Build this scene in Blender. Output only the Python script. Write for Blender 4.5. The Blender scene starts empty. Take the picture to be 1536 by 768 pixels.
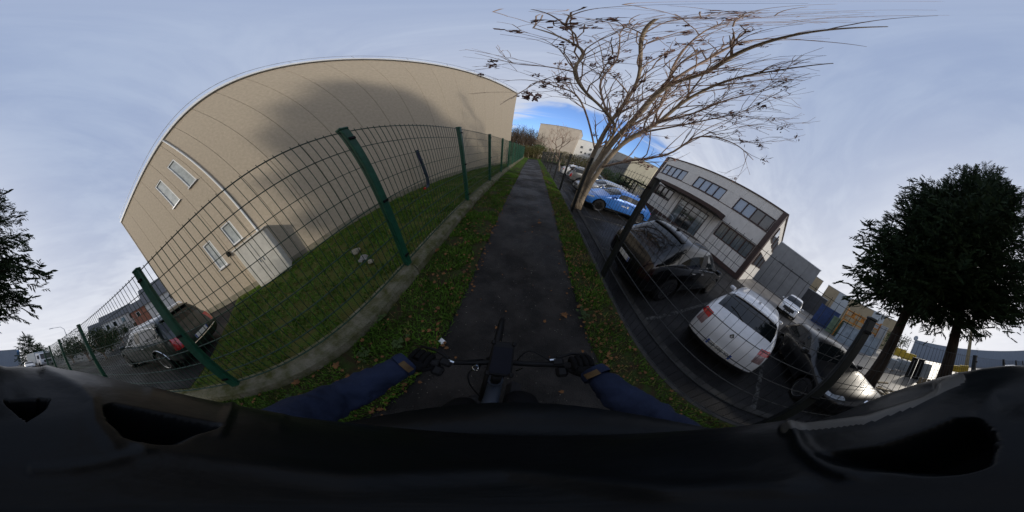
import bpy, bmesh, math, random
import numpy as np
from mathutils import Vector, Matrix, noise as mnoise
from mathutils.bvhtree import BVHTree
R = math.radians
random.seed(7); rng = np.random.default_rng(7)
sc = bpy.context.scene
col = sc.collection

# ------------------------------------------------------------------ camera
CAMH = 1.75
def rot(p, r, y):
    return Matrix.Rotation(y, 3, 'Z') @ Matrix.Rotation(-p, 3, 'X') @ Matrix.Rotation(r, 3, 'Y')
MC = rot(R(37.5), R(-6.0), R(2.5))           # local (right, forward, up) -> world
cd = bpy.data.cameras.new('camera'); cam = bpy.data.objects.new('camera', cd); col.objects.link(cam)
cd.type = 'PANO'
try: cd.panorama_type = 'EQUIRECTANGULAR'
except Exception: pass
try: cd.cycles.panorama_type = 'EQUIRECTANGULAR'
except Exception: pass
cd.clip_start = 0.005; cd.clip_end = 3000
xa, ya, za = MC @ Vector((1,0,0)), MC @ Vector((0,0,1)), -(MC @ Vector((0,1,0)))
cam.matrix_world = Matrix(((xa.x,ya.x,za.x,0),(xa.y,ya.y,za.y,0),(xa.z,ya.z,za.z,CAMH),(0,0,0,1)))
sc.camera = cam

# ------------------------------------------------------------------ sky, sun, exposure
SUN_AZ, SUN_EL = 150.0, 27.0                 # azimuth clockwise from +Y, degrees
sdir = Vector((math.sin(R(SUN_AZ))*math.cos(R(SUN_EL)), math.cos(R(SUN_AZ))*math.cos(R(SUN_EL)), math.sin(R(SUN_EL))))
vs = sc.view_settings
vs.view_transform = 'Standard'; vs.look = 'None'; vs.gamma = 1; vs.use_curve_mapping = False
vs.exposure = -0.7
world = bpy.data.worlds.new('World'); sc.world = world; world.use_nodes = True
nt = world.node_tree; nt.nodes.clear()
def N(t, **kw):
    n = nt.nodes.new(t)
    for k, v in kw.items(): setattr(n, k, v)
    return n
def Mth(op, a, b=None, c=None, clamp=False):
    n = N('ShaderNodeMath', operation=op, use_clamp=clamp)
    for i, v in enumerate((a, b, c)):
        if v is None: continue
        if isinstance(v, (int, float)): n.inputs[i].default_value = v
        else: nt.links.new(v, n.inputs[i])
    return n.outputs[0]
def MixC(f, a, b):
    n = N('ShaderNodeMix', data_type='RGBA')
    for s, v in ((n.inputs[0], f), (n.inputs[6], a), (n.inputs[7], b)):
        if isinstance(v, (tuple, list)): s.default_value = (*v, 1)
        elif isinstance(v, (int, float)): s.default_value = v
        else: nt.links.new(v, s)
    return n.outputs[2]
tc = N('ShaderNodeTexCoord'); nrm = N('ShaderNodeVectorMath', operation='NORMALIZE')
nt.links.new(tc.outputs['Generated'], nrm.inputs[0])
sep = N('ShaderNodeSeparateXYZ'); nt.links.new(nrm.outputs[0], sep.inputs[0])
az = Mth('ARCTAN2', sep.outputs[0], sep.outputs[1]); el = Mth('ARCSINE', sep.outputs[2])
# streaky cloud noise: the direction is projected on a high cloud layer
den = Mth('MAXIMUM', Mth('ADD', sep.outputs[2], 0.16), 0.08)
cmb = N('ShaderNodeCombineXYZ')
nt.links.new(Mth('DIVIDE', sep.outputs[0], den), cmb.inputs[0]); nt.links.new(Mth('DIVIDE', sep.outputs[1], den), cmb.inputs[1])
mp = N('ShaderNodeMapping'); nt.links.new(cmb.outputs[0], mp.inputs[0]); mp.inputs['Rotation'].default_value = (0,0,R(35)); mp.inputs['Scale'].default_value = (1.0,2.3,1)
nz = N('ShaderNodeTexNoise'); nz.inputs['Scale'].default_value = 1.3; nz.inputs['Detail'].default_value = 7; nz.inputs['Roughness'].default_value = .55; nz.inputs['Distortion'].default_value = .8
nt.links.new(mp.outputs[0], nz.inputs['Vector']); cl = nz.outputs[0]
# gap of clear blue low ahead, ragged by the same noise
ga = Mth('POWER', Mth('DIVIDE', Mth('SUBTRACT', az, R(16)), R(30)), 2)
ge = Mth('POWER', Mth('DIVIDE', Mth('SUBTRACT', el, R(3)), R(15.5)), 2)
gd = Mth('ADD', Mth('ADD', ga, ge), Mth('MULTIPLY', Mth('SUBTRACT', cl, .5), 1.5))
gap = N('ShaderNodeMapRange', interpolation_type='SMOOTHERSTEP'); nt.links.new(gd, gap.inputs[0])
for i, v in ((1, .62), (2, 1.15), (3, .10), (4, 1)): gap.inputs[i].default_value = v
cover = gap.outputs[0]
# colour of the veil: grey-lavender, paler to the horizon, brighter round the veiled sun
sd = N('ShaderNodeVectorMath', operation='DOT_PRODUCT'); nt.links.new(nrm.outputs[0], sd.inputs[0]); sd.inputs[1].default_value = sdir
sdot = Mth('MAXIMUM', sd.outputs['Value'], 0)
up = Mth('POWER', Mth('SUBTRACT', 1, Mth('MAXIMUM', sep.outputs[2], 0)), 1.9)
K = 2 ** .7 * 1.06
def kk(c): return tuple(x*K for x in c)
cbase = MixC(up, kk((.295,.390,.60)), kk((.70,.715,.76)))
nz2 = N('ShaderNodeTexNoise'); nz2.inputs['Scale'].default_value = 2.2; nz2.inputs['Detail'].default_value = 9; nz2.inputs['Roughness'].default_value = .6; nz2.inputs['Distortion'].default_value = 1.2
nt.links.new(mp.outputs[0], nz2.inputs['Vector'])
cmix = Mth('ADD', Mth('MULTIPLY', cl, .65), Mth('MULTIPLY', nz2.outputs[0], .35))
cr_ = N('ShaderNodeMapRange', interpolation_type='SMOOTHSTEP'); nt.links.new(cmix, cr_.inputs[0]); cr_.inputs[1].default_value = .36; cr_.inputs[2].default_value = .66
cdark = MixC(up, kk((.295,.372,.555)), kk((.74,.74,.775))); clight = MixC(up, kk((.365,.445,.615)), kk((.88,.88,.90)))
cvar = MixC(cr_.outputs[0], cdark, clight)
g1 = Mth('POWER', sdot, 3.2); g2 = Mth('POWER', sdot, 26)
cs = MixC(Mth('MULTIPLY', g1, .72), cvar, kk((.86,.86,.90)))
cs = MixC(Mth('MULTIPLY', g2, .9), cs, kk((1.25,1.18,1.08)))
# veil is pale and thin round the blue gap
cs = MixC(Mth('MULTIPLY', Mth('SUBTRACT', 1, Mth('MULTIPLY', Mth('SUBTRACT', gd, .6, clamp=True), .9, clamp=True)), .55), cs, kk((.55,.66,.86)))
sky = N('ShaderNodeTexSky', sky_type='NISHITA'); sky.sun_disc = False
sky.sun_elevation = R(SUN_EL); sky.sun_rotation = R(SUN_AZ); sky.altitude = 50; sky.air_density = 1.0; sky.dust_density = .1; sky.ozone_density = 1.5
tint = N('ShaderNodeMix', data_type='RGBA', blend_type='MULTIPLY'); tint.inputs[0].default_value = 1; nt.links.new(sky.outputs[0], tint.inputs[6]); tint.inputs[7].default_value = (.80,1.12,1.70,1)
b1 = N('ShaderNodeBackground'); nt.links.new(tint.outputs[2], b1.inputs[0]); b1.inputs[1].default_value = .15
b2 = N('ShaderNodeBackground'); nt.links.new(cs, b2.inputs[0]); b2.inputs[1].default_value = 1.0
mx = N('ShaderNodeMixShader'); nt.links.new(cover, mx.inputs[0]); nt.links.new(b1.outputs[0], mx.inputs[1]); nt.links.new(b2.outputs[0], mx.inputs[2])
wo = N('ShaderNodeOutputWorld'); nt.links.new(mx.outputs[0], wo.inputs[0])
ld = bpy.data.lights.new('sun', 'SUN'); ld.energy = 2.9; ld.angle = R(3.2); ld.color = (1, .92, .80)
sun = bpy.data.objects.new('sun', ld); col.objects.link(sun); sun.location = sdir*60
sun.rotation_euler = sdir.to_track_quat('Z', 'Y').to_euler()

# ------------------------------------------------------------------ materials
MATS = {}
def mat(name, c, rough=.7, var=.25, scale=6, bump=0, bscale=None, metal=0, spec=.5, coat=0, c2=None, detail=5, lo=.35, hi=.65, emit=None, coords='Object', stretch=None):
    if name in MATS: return MATS[name]
    m = bpy.data.materials.new(name); m.use_nodes = True; t = m.node_tree; MATS[name] = m
    b = t.nodes['Principled BSDF']
    b.inputs['Roughness'].default_value = rough; b.inputs['Metallic'].default_value = metal
    b.inputs['Specular IOR Level'].default_value = (.18 if spec == .5 and rough >= .65 else spec); b.inputs['Coat Weight'].default_value = coat; b.inputs['Coat Roughness'].default_value = .04
    b.inputs['Base Color'].default_value = (*c, 1)
    if emit: b.inputs['Emission Color'].default_value = (*emit[:3], 1); b.inputs['Emission Strength'].default_value = emit[3]
    if var or c2 or bump:
        co = t.nodes.new('ShaderNodeTexCoord'); src = co.outputs[coords]
        if stretch:
            mpn = t.nodes.new('ShaderNodeMapping'); mpn.inputs['Scale'].default_value = stretch; t.links.new(src, mpn.inputs[0]); src = mpn.outputs[0]
        n = t.nodes.new('ShaderNodeTexNoise'); n.inputs['Scale'].default_value = scale; n.inputs['Detail'].default_value = detail; n.inputs['Roughness'].default_value = .62
        t.links.new(src, n.inputs['Vector'])
        r = t.nodes.new('ShaderNodeMapRange'); t.links.new(n.outputs[0], r.inputs[0]); r.inputs[1].default_value = lo; r.inputs[2].default_value = hi
        x = t.nodes.new('ShaderNodeMix'); x.data_type = 'RGBA'; t.links.new(r.outputs[0], x.inputs[0])
        d = c2 or tuple(v*(1-var) for v in c); u = c if c2 else tuple(min(1, v*(1+var)) for v in c)
        x.inputs[6].default_value = (*d, 1); x.inputs[7].default_value = (*u, 1)
        t.links.new(x.outputs[2], b.inputs['Base Color'])
        if bump:
            n2 = t.nodes.new('ShaderNodeTexNoise'); n2.inputs['Scale'].default_value = bscale or scale*8; n2.inputs['Detail'].default_value = 4
            t.links.new(src, n2.inputs['Vector'])
            bp = t.nodes.new('ShaderNodeBump'); bp.inputs['Strength'].default_value = bump; bp.inputs['Distance'].default_value = .02
            t.links.new(n2.outputs[0], bp.inputs['Height']); t.links.new(bp.outputs[0], b.inputs['Normal'])
    return m
M_asph = mat('path_asphalt', (.020,.0175,.0155), .58, .5, 2.6, .8, 70, detail=10, spec=.22, lo=.42, hi=.60)
def damp(m, scale, lo_, hi_):
    t = m.node_tree; b = t.nodes['Principled BSDF']; co = t.nodes.new('ShaderNodeTexCoord'); n = t.nodes.new('ShaderNodeTexNoise'); n.inputs['Scale'].default_value = scale; n.inputs['Detail'].default_value = 5
    t.links.new(co.outputs['Object'], n.inputs['Vector']); r = t.nodes.new('ShaderNodeMapRange'); t.links.new(n.outputs[0], r.inputs[0])
    for i, v in ((1,.42),(2,.60),(3,lo_),(4,hi_)): r.inputs[i].default_value = v
    t.links.new(r.outputs[0], b.inputs['Roughness'])
damp(M_asph, .8, .46, .75)
M_park = mat('parking_asphalt', (.018,.0175,.018), .6, .45, 1.6, .6, 60, detail=8, spec=.22)
damp(M_park, .7, .48, .8)
M_yard = mat('yard_ground', (.16,.15,.14), .5, .35, .35, .2, 8)
M_soil = mat('verge_soil', (.030,.052,.010), .9, .5, 9, .8, 40, c2=(.035,.022,.012))
M_lawn = mat('lawn_soil', (.055,.095,.012), .9, .4, 5, .8, 40, c2=(.080,.072,.020))
M_conc = mat('mossy_concrete', (.20,.185,.135), .9, .3, 5, .9, 45, c2=(.070,.075,.022), lo=.36, hi=.66)
M_conc2 = mat('plain_concrete', (.22,.21,.19), .9, .3, 3, .4, 40)
M_wall = mat('beige_render', (.50,.425,.325), .92, .15, 9, .5, 70, detail=9, lo=.25, hi=.75)
M_plinth = mat('stained_plinth', (.33,.29,.23), .9, .3, 4, .5, 60, c2=(.20,.19,.13))
M_white = mat('white_paint', (.75,.75,.73), .5, .06, 3)
M_cream = mat('cream_cabinet', (.60,.58,.52), .6, .12, 2.5, .2, 30)
M_alu = mat('aluminium', (.62,.63,.66), .35, .08, 4, metal=.6)
M_galv = mat('galvanised', (.45,.47,.50), .5, .2, 8, metal=.5)
M_pane = mat('window_pane', (.10,.13,.15), .08, .15, 1.2, spec=.9, coat=.6)
M_panew = mat('curtained_pane', (.42,.45,.44), .25, .18, 5, spec=.6, coat=.5)
M_paned = mat('dark_pane', (.020,.022,.024), .06, .3, 1.2, spec=.9, coat=.7)
M_green = mat('green_fence_paint', (.012,.085,.048), .42, .2, 12, spec=.5)
M_wire = mat('green_wire', (.010,.050,.032), .45, .2, 12)
M_black = mat('black_plastic', (.005,.005,.0055), .55, .2, 20, spec=.2)
M_bfence = mat('black_fence_paint', (.012,.014,.014), .45, .25, 12)
M_rubber = mat('tyre_rubber', (.016,.016,.017), .85, .25, 25, .3, 90)
M_rim = mat('alloy', (.42,.43,.45), .32, .12, 20, metal=.85)
M_rimd = mat('dark_alloy', (.14,.14,.15), .35, .12, 20, metal=.8)
M_line = mat('road_paint', (.13,.128,.12), .85, .4, 9, c2=(.025,.025,.025), lo=.40, hi=.66)
M_brown = mat('brown_cladding', (.055,.030,.026), .55, .15, 4)
M_fac = mat('pale_facade', (.70,.675,.635), .75, .05, 2.0, .15, 50)
M_bark = mat('bare_bark', (.46,.375,.28), .9, .35, 7, .8, 45, c2=(.26,.21,.155), stretch=(1,1,.25))
M_twig = mat('twig_bark', (.42,.31,.245), .9, .25, 9)
M_dead = mat('dead_leaf', (.24,.145,.12), .9, .35, 9)
M_cbark = mat('conifer_bark', (.060,.044,.034), .95, .4, 6, 1.0, 22, c2=(.022,.017,.014), stretch=(1,1,.2))
M_needle = mat('conifer_needles', (.030,.055,.020), .8, .5, 2.2, c2=(.010,.022,.009))
M_leaf = mat('bush_leaf', (.045,.075,.022), .7, .45, 1.2)
M_hedge = mat('hedge_leaf', (.085,.085,.026), .8, .4, 1.5, c2=(.06,.045,.018))
M_brush = mat('bare_brush', (.10,.075,.055), .9, .3, 2)
M_grass = mat('grass_blade', (.10,.21,.020), .7, .5, 3.0, c2=(.045,.095,.010))
M_dry = mat('dry_blade', (.17,.15,.045), .8, .4, 3.0)
M_litter = mat('fallen_leaf', (.22,.105,.040), .85, .5, 6, c2=(.10,.048,.022))

# ------------------------------------------------------------------ helpers
class MB:
    def __init__(s): s.v = []; s.f = []; s.mi = []; s.m = 0
    def add(s, v, f):
        o = len(s.v); s.v += [tuple(p) for p in v]; s.f += [tuple(i+o for i in q) for q in f]; s.mi += [s.m]*len(f)
    def box(s, c, d, rz=0, M=None, bev=0):
        x, y, z = d[0]/2, d[1]/2, d[2]/2; cz, sz = math.cos(rz), math.sin(rz)
        if bev:
            b = min(bev, x*.9, y*.9, z*.9); pts = []
            vv = []
            for (X, Y, Z) in ((x,y-b,z-b),(x-b,y,z-b),(x-b,y-b,z)):
                for sx in (-1,1):
                    for sy in (-1,1):
                        for q in (-1,1): vv.append((sx*X, sy*Y, q*Z))
            bm = bmesh.new(); [bm.verts.new(p) for p in vv]; r = bmesh.ops.convex_hull(bm, input=bm.verts)
            bm.verts.index_update(); vs_ = [v.co.copy() for v in bm.verts]; fs = [tuple(v.index for v in f.verts) for f in bm.faces]; bm.free()
        else:
            vs_ = [Vector((sx*x, sy*y, q*z)) for q in (-1,1) for sy in (-1,1) for sx in (-1,1)]
            fs = [(0,2,3,1),(4,5,7,6),(0,1,5,4),(2,6,7,3),(0,4,6,2),(1,3,7,5)]
        out = []
        for p in vs_:
            if M is not None: q = M @ Vector(p); out.append((q.x+c[0], q.y+c[1], q.z+c[2]))
            else: out.append((p[0]*cz-p[1]*sz+c[0], p[0]*sz+p[1]*cz+c[1], p[2]+c[2]))
        s.add(out, fs)
    def bar(s, a, b, w, h=None):      # square bar between two points
        s.tube([a, b], [w/2*1.414, w/2*1.414], 4)
    def tube(s, pts, rad, n=6, cap=True):
        pts = [Vector(p) for p in pts]
        if isinstance(rad, (int, float)): rad = [rad]*len(pts)
        prev = None; o = len(s.v); rings = []
        for i, p in enumerate(pts):
            d = (pts[min(i+1, len(pts)-1)] - pts[max(i-1, 0)])
            if d.length < 1e-9: d = Vector((0,0,1))
            d.normalize()
            if prev is None:
                a = d.cross(Vector((0,0,1)))
                if a.length < .05: a = d.cross(Vector((1,0,0)))
                a.normalize()
            else:
                a = prev - d*prev.dot(d)
                if a.length < 1e-6: a = d.orthogonal()
                a.normalize()
            prev = a; b = d.cross(a)
            for k in range(n):
                t = 2*math.pi*(k+.5)/n; s.v.append(tuple(p + (a*math.cos(t)+b*math.sin(t))*rad[i]))
        L = len(pts); q = []
        for i in range(L-1):
            for k in range(n):
                q.append((o+i*n+k, o+i*n+(k+1)%n, o+(i+1)*n+(k+1)%n, o+(i+1)*n+k))
        if cap: q += [tuple(o+k for k in reversed(range(n))), tuple(o+(L-1)*n+k for k in range(n))]
        s.f += q; s.mi += [s.m]*len(q)
    def lathe(s, prof, n=24, c=(0,0,0), axis='z'):     # prof: (r, h)
        o = len(s.v); L = len(prof)
        for r, h in prof:
            for k in range(n):
                t = 2*math.pi*k/n; a, b = r*math.cos(t), r*math.sin(t)
                p = (a, b, h) if axis == 'z' else ((h, a, b) if axis == 'x' else (a, h, b))
                s.v.append((p[0]+c[0], p[1]+c[1], p[2]+c[2]))
        q = [(o+i*n+k, o+i*n+(k+1)%n, o+(i+1)*n+(k+1)%n, o+(i+1)*n+k) for i in range(L-1) for k in range(n)]
        q += [tuple(o+k for k in reversed(range(n))), tuple(o+(L-1)*n+k for k in range(n))]
        s.f += q; s.mi += [s.m]*len(q)
    def mesh(s, name, mats, smooth=False):
        me = bpy.data.meshes.new(name); me.from_pydata(s.v, [], s.f)
        for m in (mats if isinstance(mats, (list, tuple)) else [mats]): me.materials.append(m)
        if len(set(s.mi)) > 1: me.polygons.foreach_set('material_index', s.mi)
        if smooth: me.polygons.foreach_set('use_smooth', [True]*len(me.polygons))
        me.update(); return me
    def build(s, name, mats, parent=None, smooth=False):
        return link(name, s.mesh(name, mats, smooth), parent)
def link(name, me, parent=None):
    o = bpy.data.objects.new(name, me); col.objects.link(o)
    if parent: o.parent = parent
    return o
def tag(o, label, cat, group=None, kind=None):
    o['label'] = label; o['category'] = cat
    if group: o['group'] = group
    if kind: o['kind'] = kind
    return o
def empty(name, loc=(0,0,0), rz=0):
    o = bpy.data.objects.new(name, None); col.objects.link(o); o.location = loc; o.rotation_euler = (0,0,rz); o.empty_display_size = .2
    return o
def copy_tree(o, parent=None):
    c = o.copy(); col.objects.link(c); c.parent = parent
    for ch in list(o.children): copy_tree(ch, c)
    return c
def prt(name, m, parent, *boxes, bev=0, smooth=False):
    b = MB()
    for c, d in boxes: b.box(c, d, bev=bev)
    return b.build(name, m, parent, smooth)
def sheet(name, x0, x1, y0, y1, z, m, th=.0, label=None, cat=None, nx=1, ny=1, amp=0, kind='structure'):
    b = MB(); 
    vs_ = []
    for j in range(ny+1):
        for i in range(nx+1):
            x = x0+(x1-x0)*i/nx; y = y0+(y1-y0)*j/ny
            h = amp*mnoise.noise(Vector((x*1.7, y*1.7, 3))) if amp else 0
            vs_.append((x, y, z+h))
    b.add(vs_, [(j*(nx+1)+i, j*(nx+1)+i+1, (j+1)*(nx+1)+i+1, (j+1)*(nx+1)+i) for j in range(ny) for i in range(nx)])
    if th:
        q = len(b.v); b.add([(x0,y0,z),(x1,y0,z),(x1,y1,z),(x0,y1,z),(x0,y0,z-th),(x1,y0,z-th),(x1,y1,z-th),(x0,y1,z-th)], [(0,4,5,1),(1,5,6,2),(2,6,7,3),(3,7,4,0)])
    o = b.build(name, m, None, smooth=bool(amp)); o['kind'] = kind
    if label: o['label'] = label; o['category'] = cat
    return o
def pix(px, py, d):     # a point at slant distance d along the sight line through a photograph pixel
    lon = (px-768)/768*math.pi; lat = (384-py)/768*math.pi
    v = MC @ Vector((math.cos(lat)*math.sin(lon), math.cos(lat)*math.cos(lon), math.sin(lat)))
    return Vector((0,0,CAMH)) + v*d
def azel(a, d, z=0):
    return Vector((math.sin(R(a))*d, math.cos(R(a))*d, z))
PARK = -.40

# ------------------------------------------------------------------ ground
sheet('ground', -600, 600, -600, 600, -.46, M_yard, 0, 'wide dull grey open ground reaching the horizon', 'ground')
sheet('terrain', -120, -.60, -14, 200, -.03, M_lawn, .4, 'rough grassy ground under the fence and beige building', 'ground')
sheet('service_road', -60, 1.45, -160, -14, -.03, M_park, .4, 'dark asphalt road behind the rider towards the truck', 'road')
sheet('path', -.64, .92, -14, 34.5, 0, M_asph, .45, 'narrow dark asphalt cycle path running straight ahead', 'path', 4, 60, .006)
sheet('parking_lot', 1.53, 14.0, -14, 60, PARK, M_park, 0, 'dark asphalt parking lot beside the path', 'parking lot')
sheet('yard_road', 14.0, 80, -60, 60, PARK-.02, M_yard, 0, 'pale worn yard surface beyond the parked cars', 'yard')
sheet('left_parking', -40, -1.95, -13.9, -2.6, .055, M_park, .1, 'dark asphalt parking area behind the green fence', 'parking lot')
sheet('left_verge', -1.50, -.64, -14, 36, .012, M_soil, .1, 'grassy strip between path and concrete kerb', 'verge', 6, 160, .035)
sheet('right_verge', .92, 1.50, -14, 36, .004, M_soil, .1, 'narrow grassy strip littered with leaves right of path', 'verge', 4, 160, .03)
sheet('end_verge', -1.5, 30, 36, 60, 0.0, M_soil, .1, 'grass patch before the hedge where the path turns', 'verge', 4, 8, .03)
sheet('lawn', -8.4, -1.80, -2.6, 19, .10, M_lawn, .1, 'lawn between green fence and beige building', 'lawn', 24, 60, .05)
# bay lines
for y in (-6.4,-3.85,-1.30,1.18,3.75,6.2,8.7,11.2,13.7,16.2,18.7):
    b = MB(); b.box((4.9, y, PARK+.004), (5.0, .09, .004)); o = b.build('bay_line', M_line)
    tag(o, 'worn white painted line between two parking bays', 'road marking', 'parking bay lines', 'structure')
b = MB(); b.box((2.30, 10, PARK+.02), (.12, 48, .04)); o = b.build('gutter_kerb', mat('dark_kerb', (.045,.043,.040), .9, .35, 4, .4, 40))
tag(o, 'low concrete gutter strip along the parking bays', 'kerb', kind='structure')
b = MB(); b.box((1.515, 11, -.2), (.05, 50, .42)); o = b.build('edge_kerb', mat('dark_kerb', (.045,.043,.040)))
tag(o, 'thin concrete edging between right verge and parking', 'kerb', kind='structure')

# ------------------------------------------------------------------ grass and litter (stuff)
def grass(name, areas, m, label, hmin, hmax, wid, seed):
    r = np.random.default_rng(seed); V = []; F = []
    for (x0, x1, y0, y1, z, n) in areas:
        xs = r.uniform(x0, x1, n); ys = r.uniform(y0, y1, n)
        keep = np.array([mnoise.noise(Vector((x*2.2, y*2.2, seed))) > -.22 for x, y in zip(xs, ys)])
        xs, ys = xs[keep], ys[keep]; n2 = len(xs)
        h = r.uniform(hmin, hmax, n2)*(1+.5*np.array([mnoise.noise(Vector((x*1.1, y*1.1, 5+seed))) for x, y in zip(xs, ys)]))
        t = r.uniform(0, 6.283, n2); le = r.uniform(.2, 1.1, n2)*h; lt = r.uniform(0, 6.283, n2); w_ = wid*r.uniform(.6, 1.4, n2)
        for i in range(n2):
            dx, dy = math.cos(t[i])*w_[i], math.sin(t[i])*w_[i]; ex, ey = math.cos(lt[i])*le[i], math.sin(lt[i])*le[i]
            o = len(V); x, y = xs[i], ys[i]; zz = z-.02
            V += [(x-dx,y-dy,zz),(x+dx,y+dy,zz),(x+ex*.4+dx*.8,y+ey*.4+dy*.8,zz+h[i]*.65),(x+ex*.4-dx*.8,y+ey*.4-dy*.8,zz+h[i]*.65),(x+ex,y+ey,zz+h[i])]
            F += [(o,o+1,o+2,o+3),(o+3,o+2,o+4)]
    me = bpy.data.meshes.new(name); me.from_pydata(V, [], F); me.materials.append(m); me.update()
    return tag(link(name, me), label, 'grass', kind='stuff')
grass('verge_grass', [(-1.47,-.61,-2.5,4,.02,18500),(-1.5,-.61,4,12,.02,10500),(-1.5,-.72,12,36,.02,7000),(.885,1.46,-2.5,4,.015,7500),(.885,1.48,4,12,.015,6500),(.95,1.48,12,36,.015,4500),(-1.5,6,34.8,40,.02,3000)], M_grass, 'short green grass on both verges of the path', .03, .085, .0055, 1)
grass('verge_dry_grass', [(-1.47,-.62,-2.5,8,.02,1800),(.92,1.46,-2.5,8,.015,3500)], M_dry, 'dry yellowed blades mixed into the verge grass', .03, .08, .0055, 2)
grass('lawn_grass', [(-6.6,-1.85,-2.5,6,.11,22000),(-5,-1.85,6,17,.11,12000)], M_grass, 'longer lawn grass behind the green fence', .04, .10, .009, 3)
grass('lawn_dry_grass', [(-6.6,-1.85,-2.5,6,.11,7000),(-5,-1.85,6,17,.11,3500)], M_dry, 'dry straw tufts in the lawn behind the fence', .03, .09, .009, 4)
def leaf_mesh(mb, p, s, t, tilt):
    out = [(0,-.5),(.22,-.32),(.42,-.38),(.33,-.08),(.5,.12),(.22,.18),(.14,.42),(0,.55),(-.14,.42),(-.22,.18),(-.5,.12),(-.33,-.08),(-.42,-.38),(-.22,-.32)]
    M = Matrix.Rotation(t, 3, 'Z') @ Matrix.Rotation(tilt, 3, 'X'); c = Vector(p)
    v = [c] + [c + M @ Vector((x*s, y*s, .18*s*abs(x)*2)) for x, y in out]
    mb.add(v, [(0, i+1, (i+1) % 14+1) for i in range(14)])
b = MB()
for i in range(1900):
    side = random.random()
    if side < .42: x, y, z = random.gauss(1.0,.09), random.uniform(-2, 16), .035
    elif side < .66: x, y, z = random.gauss(-.66,.06), random.uniform(-2, 12), .03
    elif side < .80: x, y, z = random.uniform(-1.42,-.7), random.uniform(-2, 9), .075
    elif side < .86: x, y, z = random.uniform(-.6,.9), random.uniform(-1, 12), .012
    else: x, y, z = random.uniform(1.1,1.45), random.uniform(-2, 9), .05
    leaf_mesh(b, (x, y, z), random.uniform(.018,.055)*(.8 if z == .012 else 1.15 if z == .075 else 1), random.uniform(0,6.28), random.uniform(-.4,.4))
tag(b.build('leaf_litter', M_litter), 'small brown leaf litter along both edges of the path', 'leaf litter', kind='stuff')
for (px, py, w_) in ((656,375,'beside the second green fence post'),(810,332,'lying alone on the path ahead'),(444,574,'below the cracked concrete kerb'),(660,350,'in the grass nearest the concrete kerb'),(505,548,'next to the sleeve of the rider'),(848,470,'on the right path edge before the glove')):
    v = pix(px, py, 1)-Vector((0,0,CAMH)); t = (CAMH-.06)/-v.z; p = v*t
    b = MB(); leaf_mesh(b, (0,0,0), .105, random.uniform(0,6), .2); o = b.build('fallen_leaf', M_litter); o.location = (p.x, p.y, .06 if abs(p.x-.14) > .75 else .015)
    tag(o, 'large brown fallen leaf ' + w_, 'leaf', 'large fallen leaves')
def gp(px, py, z): 
    v = pix(px, py, 1)-Vector((0,0,CAMH)); t = (CAMH-z)/-v.z; return Vector((v.x*t, v.y*t, z))
b = MB(); b.box((0,0,0), (.075,.055,.006), bev=.002); o = b.build('paper_scrap', M_white); o.location = gp(663,512,.02); o.rotation_euler = (0.1,.05,R(-25))
tag(o, 'small white paper scrap on the left path edge', 'litter')
gr = MB(); rg2 = random.Random(5)
for i in range(1500):
    x, y = rg2.uniform(-.62,.90), rg2.uniform(-1.2,14); e = rg2.uniform(.002,.0055)*(1+.06*y); z = .008
    gr.add([(x+e,y,z),(x,y+e,z),(x-e,y,z),(x,y-e,z),(x,y,z+e*.8)], [(0,1,4),(1,2,4),(2,3,4),(3,0,4)])
tag(gr.build('path_grit', mat('pale_grit', (.22,.20,.17), .9, .5, 30)), 'fine pale grit scattered over the asphalt path', 'grit', kind='stuff')
# clover plants by the kerb
def clover(p, n, seed):
    r = random.Random(seed); b = MB()
    for i in range(n):
        q = Vector(p)+Vector((r.gauss(0,.035), r.gauss(0,.045), r.uniform(.03,.08)))
        b.tube([(p[0],p[1],p[2]-.02), q], .0025, 3, False)
        for k in range(3):
            a = k*2.09+r.random(); c = q+Vector((math.cos(a)*.014, math.sin(a)*.014, r.uniform(-.004,.006)))
            b.add([c+Vector((math.cos(t)*.013, math.sin(t)*.013, 0)) for t in (0,1.05,2.1,3.14,4.19,5.24)], [(0,1,2,3,4,5)])
    o = b.build('clover_plant', M_leaf); return o
for i, (px, py, w_) in enumerate(((575,475,'at the foot of the concrete kerb'),(440,600,'nearest the rider sleeve below the kerb'),(545,535,'between kerb and blue sleeve'),(600,520,'in the verge beside the glove'),(875,475,'on the right verge by the path edge'))):
    tag(clover(gp(px, py, .02), 14, i), 'low round-leaved clover plant ' + w_, 'plant', 'clover plants')

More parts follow.
